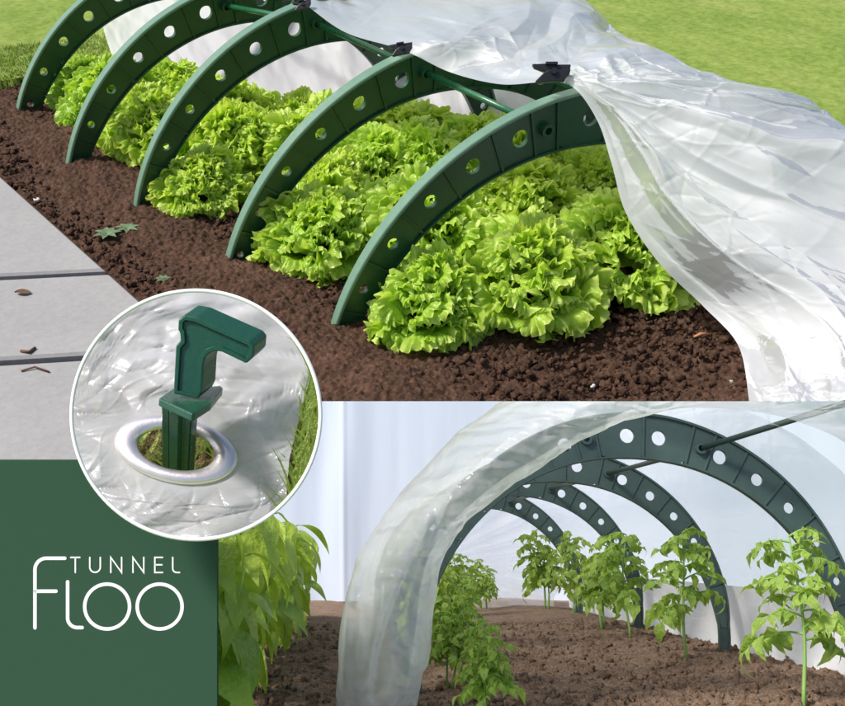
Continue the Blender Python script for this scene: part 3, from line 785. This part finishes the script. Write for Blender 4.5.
# turned-in hem inside the mouth
rows = [[tuple(a+Vector((.0, .28, 0))+(b-a)*.10) for a, b in zip(A, B)]]+rows
G = loft(rows, 60, 420)
ii, jj = np.meshgrid(np.linspace(0, 1, 60), np.linspace(0, 1, 420), indexing='ij')
wr = (fbm(jj*30+ii*3, ii*3, 3, 80, .5)-.5)*.11+(.5-np.abs(fbm(jj*15-ii*4, ii*3, 2, 81)-.5)*2)*.04
env = np.clip(np.sin(np.pi*ii), 0, 1)**.6
wr = wr*.30+(tri(jj*26+fbm(jj*9, ii*3, 3, 84)*5+ii*1.5)-.5)*.028+crease(fbm(jj*26, ii*4, 3, 85)*8, .08)*.008
G[..., 1] -= wr*env*1.1; G[..., 0] += (fbm(jj*20, ii*4, 3, 82)-.5)*.05*env; G[..., 2] += (fbm(jj*24+5, ii*4, 3, 83)-.5)*.05*env
o = grid(G, 'film_lip', FILM_LIP, cover); cut_top(o)

# ------------------------------------------------------------------ cover film over the lettuce tunnel
cf = empty('tunnel_film'); tag(cf, 'white translucent film over the lettuce hoops, trailing to the soil at the right', 'tunnel film')
rows = [
 [(262, -22, 4.66), (325, -34, 4.75), (370, -50, 4.95), (430, -70, 5.2)],
 [(303, 3, 4.28), (350, -8, 4.45), (400, -28, 4.6), (460, -50, 4.85)],
 [(345, 32, 4.08), (400, 8, 4.25), (460, -10, 4.65), (530, -28, 4.85)],
 [(403, 50, 3.78), (455, 27, 3.86), (525, 2, 4.13), (592, 9, 4.33)],
 [(450, 72, 3.76), (500, 45, 3.82), (560, 26, 3.92), (607, 30, 4.14)],
 [(500, 84, 3.62), (540, 58, 3.65), (580, 42, 3.72), (632, 44, 3.87)],
 [(546, 82, 3.47), (575, 66, 3.46), (615, 54, 3.50), (668, 58, 3.60)],
 [(574, 88, 3.40), (606, 82, 3.38), (655, 72, 3.40), (716, 76, 3.52)],
 [(598, 122, 3.42), (640, 110, 3.36), (700, 94, 3.38), (772, 94, 3.50)],
 [(612, 165, 3.44), (665, 150, 3.34), (735, 125, 3.32), (815, 113, 3.48)],
 [(626, 213, 3.48), (690, 198, 3.34), (775, 168, 3.28), (868, 142, 3.42)],
 [(660, 264, 3.50), (730, 252, 3.34), (820, 222, 3.24), (930, 185, 3.34)],
 [(703, 306, 3.50), (778, 300, 3.32), (870, 282, 3.20), (980, 250, 3.22)],
 [(738, 345, 3.38), (812, 345, 3.2), (900, 340, 3.12), (1010, 320, 3.10)],
 [(749, 400, 3.14), (825, 405, 3.04), (915, 405, 2.94), (1020, 395, 2.90)],
 [(752, 432, 3.0), (830, 445, 2.88), (920, 450, 2.8), (1030, 450, 2.75)]]
R3 = []
for r_ in rows:
    q = [up_t(*c) for c in r_]; s3 = q[-1]
    q += [s3+Vector((.20, .10, -.10)), s3+Vector((.38, .22, -.34)), s3+Vector((.48, .3, -.62))]
    for v_ in q: v_.z = max(v_.z, .01)
    R3.append([tuple(v_) for v_ in q])
NI, NJ = 620, 420
G = loft(R3, NI, NJ)
ii, jj = np.meshgrid(np.linspace(0, 1, NI), np.linspace(0, 1, NJ), indexing='ij')
# folds: long ones fanning out from the front clip, fine crumples over them
dI = ii*15-6.2; fan = np.arctan2(jj*6+.05, np.abs(dI)+.25)
fade = np.clip((dI)/1.2, 0, 1)
edge = np.clip(jj*14, 0, 1)
N_ = np.array(RT[2])*-1
long_ = (fbm(fan*9+.6*dI*.1, dI*.35, 3, 90)-.5)*.16*fade*np.clip(dI/5, .25, 1)
back = (1-fade)*((fbm(jj*9+ii*5, ii*10, 3, 91)-.5)*.09)
ridg = (.5-np.abs(fbm(jj*7+ii*2, ii*9-jj*2, 3, 92)-.5)*2)*.05
fine = (.5-np.abs(fbm(jj*18-ii*6, ii*26, 3, 93)-.5)*2)*.009
wf = fbm(ii*5+3, jj*4, 3, 97)
c1 = (tri(fan*2.6+wf*.9)-.5)*.085*fade*np.clip(dI/3, .15, 1)*np.clip(1.35-dI/14, .4, 1)
c2 = (tri(fan*6.3-wf*1.7+.3)-.5)*.026*fade*np.clip(dI/2, .3, 1)
c3 = crease(fbm(ii*6, jj*3.5, 3, 98)*7+jj*1.5, .05)*.018
c4 = crease(fbm(ii*9+4, jj*6-ii*3, 3, 99)*9, .07)*.010
long_ = long_*.35
c3 = crease(fan*4.3+wf*.5, .06)*.022*fade*np.clip(dI/2, .2, 1)
xx, yy = jj*3.2, ii*9.5; sc5 = 0
for q_ in range(16):
    a_ = q_*1.17+.4; k_ = 1.3+.37*((q_*7) % 5)
    sc5 = sc5+crease((xx*math.sin(a_)+yy*math.cos(a_))*k_+wf*(.8+.3*(q_ % 4))+q_*.31, .03)*np.clip(vnoise(xx*1.6+q_*5, yy*1.6, 50+q_)*2-.85, 0, 1)*(.009 if q_ % 2 else -.007)
fine = fine+sc5*1.15
c4 = (tri(fan*15+wf*1.5)-.5)*.007*np.clip((dI-1.5)/2, 0, 1); c3 = c3*np.clip((dI-.8)/2, 0, 1)
d = (long_*.6+back*.7+ridg*.3+fine*.5+c1+c2+c3+c4+(1-fade)*(tri(jj*3+ii*7+wf*2)-.5)*.035)*edge
G = G+d[..., None]*(N_*.75+np.array([0, 0, .4]))
G[..., 2] = np.maximum(G[..., 2], .004)
grid(G, 'outer_sheet', FILM, cf)
# hanging far side of the film, seen from inside between the hoops
rows2 = [[(92, -60, 6.8), (98, -10, 6.6), (108, 40, 6.3), (122, 86, 6.0)], [(170, -60, 6.6), (180, -5, 6.35), (192, 50, 6.05), (205, 100, 5.74)],
         [(262, -60, 6.3), (280, 0, 6.1), (296, 55, 5.85), (310, 112, 5.55)], [(385, -45, 6.0), (395, 15, 5.85), (405, 75, 5.65), (418, 130, 5.33)],
         [(500, -35, 5.45), (505, 40, 5.35), (512, 100, 5.2), (522, 160, 4.95)], [(612, 35, 4.75), (612, 90, 4.75), (618, 145, 4.7), (625, 200, 4.5)], [(672, 65, 4.4), (675, 120, 4.4), (680, 190, 4.35), (690, 245, 4.1)]]
G = loft([[tuple(up_t(*c)) for c in r_] for r_ in rows2], 220, 90)
ii, jj = np.meshgrid(np.linspace(0, 1, 220), np.linspace(0, 1, 90), indexing='ij')
d = (fbm(ii*22, jj*2.5, 4, 95)-.5)*.16; G = G+d[..., None]*N_; G[..., 2] = np.maximum(G[..., 2], .005)
grid(G, 'hanging_sheet', FILM_IN, cf)
# clips
def clip(px, py, d, s_, ang, label):
    root = empty('film_clip'); c = up_t(px, py, d)
    Rm_ = Matrix((RT[0], RT[1], -RT[2])).transposed().to_4x4()
    root.matrix_world = Matrix.Translation(c) @ Rm_ @ Matrix.Rotation(ang, 4, 'Z') @ Matrix.Scale(s_, 4)
    # two flat jaws crossing at a pivot, handles to the left, jaws to the right
    def plate(pts, z0, z1, nm):
        n_ = len(pts); V = [(x, y, z0) for x, y in pts]+[(x, y, z1) for x, y in pts]
        Fc = [tuple(range(n_))[::-1], tuple(range(n_, 2*n_))]+[(k, (k+1) % n_, n_+(k+1) % n_, n_+k) for k in range(n_)]
        o = obj(nm, mesh(nm, V, Fc, False), BLACK, root); b = o.modifiers.new('b', 'BEVEL'); b.width = .7; b.segments = 2; return o
    plate([(-19, 8.5), (-17, 5), (-7, 1.2), (-3, -2), (8, -1), (19, 4), (19.5, 8), (4, 8), (-6, 9)], -4, 3, 'upper_jaw')
    plate([(-16, -9), (-8, -1), (-2, 2), (6, 1.5), (19, 3), (18, -2), (14, -6), (13, -9), (0, -9.5), (-14, -10.5)], -2, 6, 'lower_jaw')
    m = MB(); m.tube([(2, 0, -7), (2, 0, 9)], 3.2, 14); m.build('pivot', BLACK, root, False)
    m = MB(); m.box((0, 8.5, 5), (6, 1.2, 1.5)); m.build('spring', BLACK, root)
    tag(root, label, 'clip', 'black clips holding the film')
clip(551, 73, 3.40, 3.40/1000, .0, 'large black plastic clip gripping the film on top of the nearest hoop')
clip(401, 49, 3.72, 3.72/1000*.62, .15, 'small black plastic clip gripping the film on top of the second hoop')
clip(302, 5, 4.22, 4.22/1000*.5, .2, 'tiny black clip at the top edge of the photo, on the third hoop')

# little weeds on the soil
def weed(px, py, s_, label):
    p = ground_t(px, py); Ps = []; Ts = []
    for k in range(7):
        P = leaf_grid(.055, .017, 7, 5, .2, .5, .1, k); P = xf(P, k*.95+px, .5, (0, 0, .02)); Ps.append(P); t = np.ones(P.shape[:2]+(4,))*.5; t[..., 1] = 0; Ts.append(t)
    me = join_grids('weed', Ps, Ts); o = obj('weed', me, WEED); o.location = (p.x, p.y, soil_z(p.x, p.y)); o.scale = (s_,)*3; tag(o, label, 'weed', 'small weeds on the soil')
weed(108, 240, 1.1, 'grey green weed seedling on the soil beside the far paving slab')
weed(128, 232, 1.0, 'grey green weed seedling between the paving and the loose lettuce')
weed(163, 280, .6, 'tiny green weed just above the round inset frame')

# ------------------------------------------------------------------ sign board
sg = empty('sign_board'); sg.matrix_world = M_I
tag(sg, 'flat dark green sign board with the white words TUNNEL FLOO', 'sign')
DP = .565
def panel(x0, y0, x1, y1, d0, d1, name, mat, parent):
    V = [ip(x, y, d) if d == d0 else ip(x, y, d0)-Vector((0, 0, (d1-d0)*F/D0)) for d in (d0, d1) for x, y in ((x0, y1), (x1, y1), (x1, y0), (x0, y0))]
    return obj(name, mesh(name, V, [(0, 1, 2, 3), (7, 6, 5, 4), (0, 4, 5, 1), (1, 5, 6, 2), (2, 6, 7, 3), (3, 7, 4, 0)], False), mat, parent)
panel(-30, 460.3, 217, 740, DP, DP+.004, 'board', DARKP, sg)
def stroke(pts, w_, name, close=False):
    n_ = len(pts); P = [Vector((x, y, 0)) for x, y in pts]; L = []; Rr = []
    for i in range(n_):
        a = P[(i-1) % n_] if close else P[max(i-1, 0)]; b = P[(i+1) % n_] if close else P[min(i+1, n_-1)]
        t1 = (P[i]-a).normalized() if (P[i]-a).length > 1e-6 else (b-P[i]).normalized(); t2 = (b-P[i]).normalized() if (b-P[i]).length > 1e-6 else t1
        t = (t1+t2).normalized(); nn = Vector((-t.y, t.x, 0)); k = w_/2/max(.35, nn.dot(Vector((-t1.y, t1.x, 0))))
        L.append(P[i]+nn*k); Rr.append(P[i]-nn*k)
    polys = []
    for i in range(n_ if close else n_-1): polys.append([L[i], L[(i+1) % n_], Rr[(i+1) % n_], Rr[i]])
    if not close:
        for e, d in ((0, P[0]-P[1]), (-1, P[-1]-P[-2])):
            d.normalize(); nn = Vector((-d.y, d.x, 0)); polys.append([P[e]+(nn*math.cos(t)+d*math.sin(t))*w_/2 for t in [math.pi*k/10 for k in range(11)]])
    return polys
def arc(cx, cy, r, a0, a1, n_=12): return [(cx+r*math.cos(rd(a0+(a1-a0)*k/n_)), cy+r*math.sin(rd(a0+(a1-a0)*k/n_))) for k in range(n_+1)]
def letter(name, strokes, w_, lab):
    mb = MB()
    for st_, cl in strokes:
        for pg in stroke(st_, w_, name, cl):
            n_ = len(pg); q = [ip(p_.x, p_.y, DP-.00018) for p_ in pg]; q2 = [v_-Vector((0, 0, .00012*F/D0)) for v_ in q]
            mb.add(q+q2, [tuple(range(n_)), tuple(range(n_, 2*n_))[::-1]]+[(k, n_+k, n_+(k+1) % n_, (k+1) % n_) for k in range(n_)])
    o = mb.build(name, WHITE, sg); o['label'] = lab
k_ = 1/3.52
def c(x, y): return (x*k_, 530+y*k_)
def C_(l): return [c(*p_) for p_ in l]
W1, W2 = 3.5, 1.5
letter('letter', [(C_([(123, 345), (123, 240), (123, 140)]+arc(163, 140, 40, 180, 270)+[(228, 100)]), False), (C_([(123, 216), (197, 216)]), False)], W1, 'large rounded letter F')
letter('letter', [(C_([(238, 183), (238, 310)]+arc(272, 310, 34, 180, 90)+[(289, 344)]), False)], W1, 'large rounded letter L')
letter('letter', [(C_(arc(377, 270, 79, 0, 354, 59)), True)], W1, 'first large round letter O')
letter('letter', [(C_(arc(562, 270, 79, 0, 354, 59)), True)], W1, 'second large round letter O')
letter('letter', [(C_([(249, 97), (281, 97)]), False), (C_([(265, 97), (265, 150)]), False)], W2, 'small thin letter T')
letter('letter', [(C_([(316, 97), (316, 131)]+arc(334.5, 131, 18.5, 180, 0)+[(353, 97)]), False)], W2, 'small thin letter U')
letter('letter', [(C_([(390, 150), (390, 97), (428, 150), (428, 97)]), False)], W2, 'first small thin letter N')
letter('letter', [(C_([(468, 150), (468, 97), (506, 150), (506, 97)]), False)], W2, 'second small thin letter N')
letter('letter', [(C_([(572, 97), (545, 97), (545, 150), (572, 150)]), False), (C_([(545, 123), (570, 123)]), False)], W2, 'small thin letter E')
letter('letter', [(C_([(608, 97), (608, 136)]+arc(622, 136, 14, 180, 90)+[(632, 150)]), False)], W2, 'small thin letter L')

# ------------------------------------------------------------------ round inset display with peg and eyelet
CX, CY, RR_ = 196, 415, 125.0
DN, DF_ = .385, .525
fr = empty('round_frame'); fr.matrix_world = M_I
tag(fr, 'round display frame with thin white rim around the peg and eyelet', 'frame')
mb = MB(); N = 128; V = []; Fc = []
prof = [(RR_-2.6, DN), (RR_-2.0, DN-.0012), (RR_+1.1, DN-.0012), (RR_+1.5, DN), (RR_+1.5, DN+.003), (RR_-2.6, DN+.003)]
for k in range(N):
    t = 2*math.pi*k/N
    for r_, d_ in prof: V.append(ip(CX+r_*math.cos(t), CY+r_*math.sin(t), d_))
m_ = len(prof)
for k in range(N):
    for j in range(m_): Fc.append((k*m_+j, ((k+1) % N)*m_+j, ((k+1) % N)*m_+(j+1) % m_, k*m_+(j+1) % m_))
mb.add(V, Fc); mb.build('rim', WHITE, fr, True)
# back: bit of grassy ground, a rough disc
n = NT('grassy_earth'); a = n.noise(.06, 5, .6); b = n.noise(.25, 3, .6)
EARTH = n.done(n.pbr(n.mixc(.5, n.ramp(a, [(.35, (.07, .13, .02)), (.5, (.20, .14, .06)), (.62, (.26, .12, .08)), (.75, (.20, .30, .06))]), n.ramp(b, [(.3, (.03, .045, .01)), (.7, (.24, .22, .08))])), .9, .2, n.bump(b, .6, 3)))
P = np.zeros((30, 97, 3))
for i in range(30):
    for k in range(97):
        t = 2*math.pi*k/96; r_ = (RR_+.4)*i/29
        P[i, k] = ip(CX+r_*math.cos(t), CY+r_*math.sin(t), DF_-.004-.004*mnoise.noise(Vector((r_*math.cos(t)*.1, r_*math.sin(t)*.1, 0))))
o = grid(P, 'earth', EARTH); o.matrix_world = M_I; tag(o, kind='structure')
edgepts = [(330, 300), (312, 370), (297, 425), (289, 460), (286, 498), (280, 560)]
def edge_x(y):
    for (xa, ya), (xb, yb) in zip(edgepts[:-1], edgepts[1:]):
        if ya <= y <= yb: return xa+(xb-xa)*(y-ya)/(yb-ya)
    return 330 if y < 300 else 280
# grass blades behind the sheet edge (right) and below the eyelet
mbV = []; Fc = []; T = []
rr = random.Random(5)
def blade(x0, y0, d0, L, ang, wd, t):
    k = len(mbV); cur_ = rr.uniform(-.5, .5); pts = []
    for q_ in range(6):
        f = q_/5; a = ang+cur_*f; pts.append((x0+math.cos(a)*L*f, y0-math.sin(a)*L*f, d0-.012*f, wd*(1-f**2)+.1))
    for (x, y, d_, w_) in pts:
        hy = math.hypot(x-CX, y-CY)
        if hy > RR_-2.5: x = CX+(x-CX)*(RR_-2.5)/hy; y = CY+(y-CY)*(RR_-2.5)/hy
        nx, ny = math.sin(ang)*w_, math.cos(ang)*w_
        mbV.append(ip(x-nx, y-ny, d_)); mbV.append(ip(x+nx, y+ny, d_)); T.extend([(t, 0, 0, 1)]*2)
    for q_ in range(5): Fc.append((k+2*q_, k+2*q_+1, k+2*q_+3, k+2*q_+2))
for i in range(420):
    y = rr.uniform(350, 530); x = rr.uniform(edge_x(y)+3, edge_x(y)+34)
    blade(x, y, rr.uniform(.41, .515), rr.uniform(20, 60), rr.uniform(.7, 2.0), rr.uniform(.5, 1.6), rr.random())
for i in range(45):
    blade(rr.uniform(130, 225), rr.uniform(440, 490), rr.uniform(.50, .518), rr.uniform(15, 40), rr.uniform(.7, 2.4), rr.uniform(.6, 2.0), rr.random())
me = mesh('grass', mbV, Fc); set_tint(me, T); o = obj('grass', me, GRASSB); o.matrix_world = M_I
tag(o, 'green grass blades behind the film in the round frame', 'grass', None, 'stuff')
# film sheet, a tilted plane with the eyelet opening
EC = (176.5, 450.5); th0 = math.radians(11); EA, EB = 50.5, 27.0     # centre line of eyelet ring as seen
ct, st_ = math.cos(th0), math.sin(th0)
def sheet_d(x, y): return .452+(EC[1]-y)*.00042*.62+(x-EC[0])*.00004
def ell(x, y):
    dx, dy = x-EC[0], y-EC[1]; a = (dx*ct+dy*st_)/EA; b = (-dx*st_+dy*ct)/EB; return math.hypot(a, b)
NR, NTH = 110, 300
P = np.zeros((NR, NTH+1, 3))
inner = .98
ex = np.zeros((NR, NTH+1)); ey = np.zeros((NR, NTH+1))
for k in range(NTH+1):
    t = 2*math.pi*k/NTH
    # start on ellipse, end on circle / sheet edge
    a, b = EA*inner*math.cos(t), EB*inner*math.sin(t); x0 = EC[0]+a*ct-b*st_; y0 = EC[1]+a*st_+b*ct
    dx, dy = x0-EC[0], y0-EC[1]; l = math.hypot(dx, dy); dx /= l; dy /= l
    s_ = l
    while (EC[0]+dx*s_-CX)**2+(EC[1]+dy*s_-CY)**2 < (RR_-.6)**2 and EC[0]+dx*s_ < edge_x(EC[1]+dy*s_): s_ += .4
    for i in range(NR):
        f = (i/(NR-1))**1.25; r_ = l+(s_-l)*f; ex[i, k] = EC[0]+dx*r_; ey[i, k] = EC[1]+dy*r_
wq = fbm(ex*.012, ey*.03, 2, 30, .45)
wv = (wq-.5)*.005+(tri(ex*.011-ey*.016+wq*2.2)-.5)*.0022
for q_ in range(18):
    a_ = [.25, -.5, 1.2, .05, -.2, .9, -1.1, .6, -.05][q_ % 9]+.13*(q_//9); k_ = [.017, .022, .013, .031, .027, .019, .016, .024, .036][q_ % 9]*(1+.4*(q_//9))
    wv = wv+crease((ex*math.sin(a_)+ey*math.cos(a_))*k_+wq*(.25+.06*q_)+q_*.37, .035)*((.0008 if q_ % 2 else -.0006)*np.clip(2.2*vnoise(ex*.02+q_*7, ey*.02, 40+q_)-.8, 0, 1))
for i in range(NR):
    for k in range(NTH+1):
        e = ell(ex[i, k], ey[i, k]); q_ = min(1, max(0, (e-1.25)/.8)); pull = .006*math.exp(-((e-1)/.5)**2)
        P[i, k] = ip(ex[i, k], ey[i, k], max(.389, min(.512, sheet_d(ex[i, k], ey[i, k])+wv[i, k]*q_-pull*0)))
ev = empty('eyelet_film'); ev.matrix_world = M_I
tag(ev, 'crinkled clear plastic film with a round metal eyelet, inside the round frame', 'plastic film')
grid(P, 'sheet', FILM_EYE, ev)
# eyelet ring: rolled metal, true circle lying in the sheet
cen = ip(EC[0], EC[1], sheet_d(*EC)); ax1 = ip(EC[0]+ct*EA, EC[1]+st_*EA, sheet_d(EC[0]+ct*EA, EC[1]+st_*EA))-cen; ax2 = ip(EC[0]-st_*EB, EC[1]+ct*EB, sheet_d(EC[0]-st_*EB, EC[1]+ct*EB))-cen
nrm = ax1.cross(ax2).normalized()
if nrm.z < 0: nrm = -nrm
V = []; Fc = []; NN, MM = 96, 16
for k in range(NN):
    t = 2*math.pi*k/NN; rad = ax1*math.cos(t)+ax2*math.sin(t); ro = rad.normalized()
    for j in range(MM):
        p_ = 2*math.pi*j/MM; V.append(cen+rad*(1+.235*math.cos(p_))+nrm*(6.0*math.sin(p_)+2))
for k in range(NN):
    for j in range(MM): Fc.append((k*MM+j, ((k+1) % NN)*MM+j, ((k+1) % NN)*MM+(j+1) % MM, k*MM+(j+1) % MM))
obj('eyelet_ring', mesh('eyelet_ring', V, Fc), METAL, ev)
# peg
pg = empty('ground_peg'); pg.matrix_world = M_I
tag(pg, 'dark green plastic ground peg with a hooked head standing through the eyelet', 'peg')
def extr(front, d0, vec, name, inset=0, depth=0, bev=1.5):
    """front: pixel outline (clockwise), vec: local offset of the back face"""
    import bmesh
    Pf = [ip(x, y, d0) for x, y in front]; bm = bmesh.new(); vs = [bm.verts.new(p_) for p_ in Pf]; f0 = bm.faces.new(vs)
    f0.normal_update()
    if f0.normal.z < 0: f0.normal_flip()
    geo = bmesh.ops.extrude_face_region(bm, geom=[f0]); nv = [g for g in geo['geom'] if isinstance(g, bmesh.types.BMVert)]
    for v_ in nv: v_.co += Vector(vec)
    bm.normal_update()
    # front face remains where outline is: find faces made only of the original verts
    if not [f for f in bm.faces if all(v_ in vs for v_ in f.verts)]: bm.faces.new(vs)
    bmesh.ops.recalc_face_normals(bm, faces=bm.faces[:])
    ff = [f for f in bm.faces if all(v_ in vs for v_ in f.verts)][0]
    long_e = [e for e in bm.edges]
    bmesh.ops.bevel(bm, geom=long_e, offset=bev, segments=3, affect='EDGES', profile=.5)
    if inset:
        bm.normal_update(); ff = max([f for f in bm.faces if abs(f.normal.z) > .8], key=lambda f: f.calc_area()*(1 if f.normal.z > 0 else .0))
        r1 = bmesh.ops.inset_region(bm, faces=[ff], thickness=inset, depth=0)
        r2 = bmesh.ops.inset_region(bm, faces=[ff], thickness=1.2, depth=-depth)
    me = bpy.data.meshes.new(name); bm.to_mesh(me); bm.free()
    for p_ in me.polygons: p_.use_smooth = False
    return obj(name, me, PEG, pg)
head = [(178, 320), (184, 315), (196, 317), (250, 341), (254, 346), (253, 357), (246, 364), (240, 361), (221, 352), (214, 351.5), (208.5, 354), (204.5, 359), (203, 366), (201.5, 392), (198, 399), (173, 394), (175.5, 346), (180, 341), (179.5, 333), (177.5, 330)]
extr(head, .432, (9, 11, -24), 'hooked_head', 3.0, 3.2, 1.6)
def polyplate(top, d_list, th_, name):
    T_ = [ip(x, y, d_) for (x, y), d_ in zip(top, d_list)]; import bmesh
    bm = bmesh.new(); a = [bm.verts.new(p_) for p_ in T_]; b = [bm.verts.new(p_+Vector((-.5, -th_, 1.0))) for p_ in T_]; n_ = len(a)
    bm.faces.new(a); bm.faces.new(b[::-1])
    for k in range(n_): bm.faces.new((a[k], b[k], b[(k+1) % n_], a[(k+1) % n_]))
    bmesh.ops.recalc_face_normals(bm, faces=bm.faces[:]); bmesh.ops.bevel(bm, geom=bm.edges[:], offset=1.3, segments=3, affect='EDGES', profile=.5)
    me = bpy.data.meshes.new(name); bm.to_mesh(me); bm.free(); return obj(name, me, PEG, pg)
polyplate([(159, 398), (172, 389), (221, 385.5), (223, 388), (211, 403), (195, 413), (192, 413.5)], [.425, .445, .455, .452, .43, .415, .414], 7.5, 'collar')
# shaft: cross-shaped bar running down through the eyelet
mb = MB()
a0, a1 = ip(179, 404, .438), ip(177, 492, .480)
dz = Vector((0, 0, 1))
ax = (a1-a0).normalized(); sx = Vector((1, 0, .35)); sx = (sx-ax*sx.dot(ax)).normalized(); sy = ax.cross(sx)
if sy.z < 0: sy = -sy
pr = [(-17, 3), (-15, 6), (-8, 6), (-6.5, 3), (-5, 3), (-4, 13), (5, 13), (6.5, 4), (14, 4), (16.5, 6.5), (17, 3), (17, -7), (-17, -7)]
V = [a0+sx*x+sy*y for x, y in pr]+[a1+sx*x*.9+sy*y*.9 for x, y in pr]; n_ = len(pr)
mb.add(V, [tuple(range(n_))[::-1], tuple(range(n_, 2*n_))]+[(k, (k+1) % n_, n_+(k+1) % n_, n_+k) for k in range(n_)])
o = mb.build('shaft', PEG, pg); b = o.modifiers.new('b', 'BEVEL'); b.width = 1.0; b.segments = 2
print('objects', len(bpy.data.objects), 'verts', sum(len(m.vertices) for m in bpy.data.meshes))
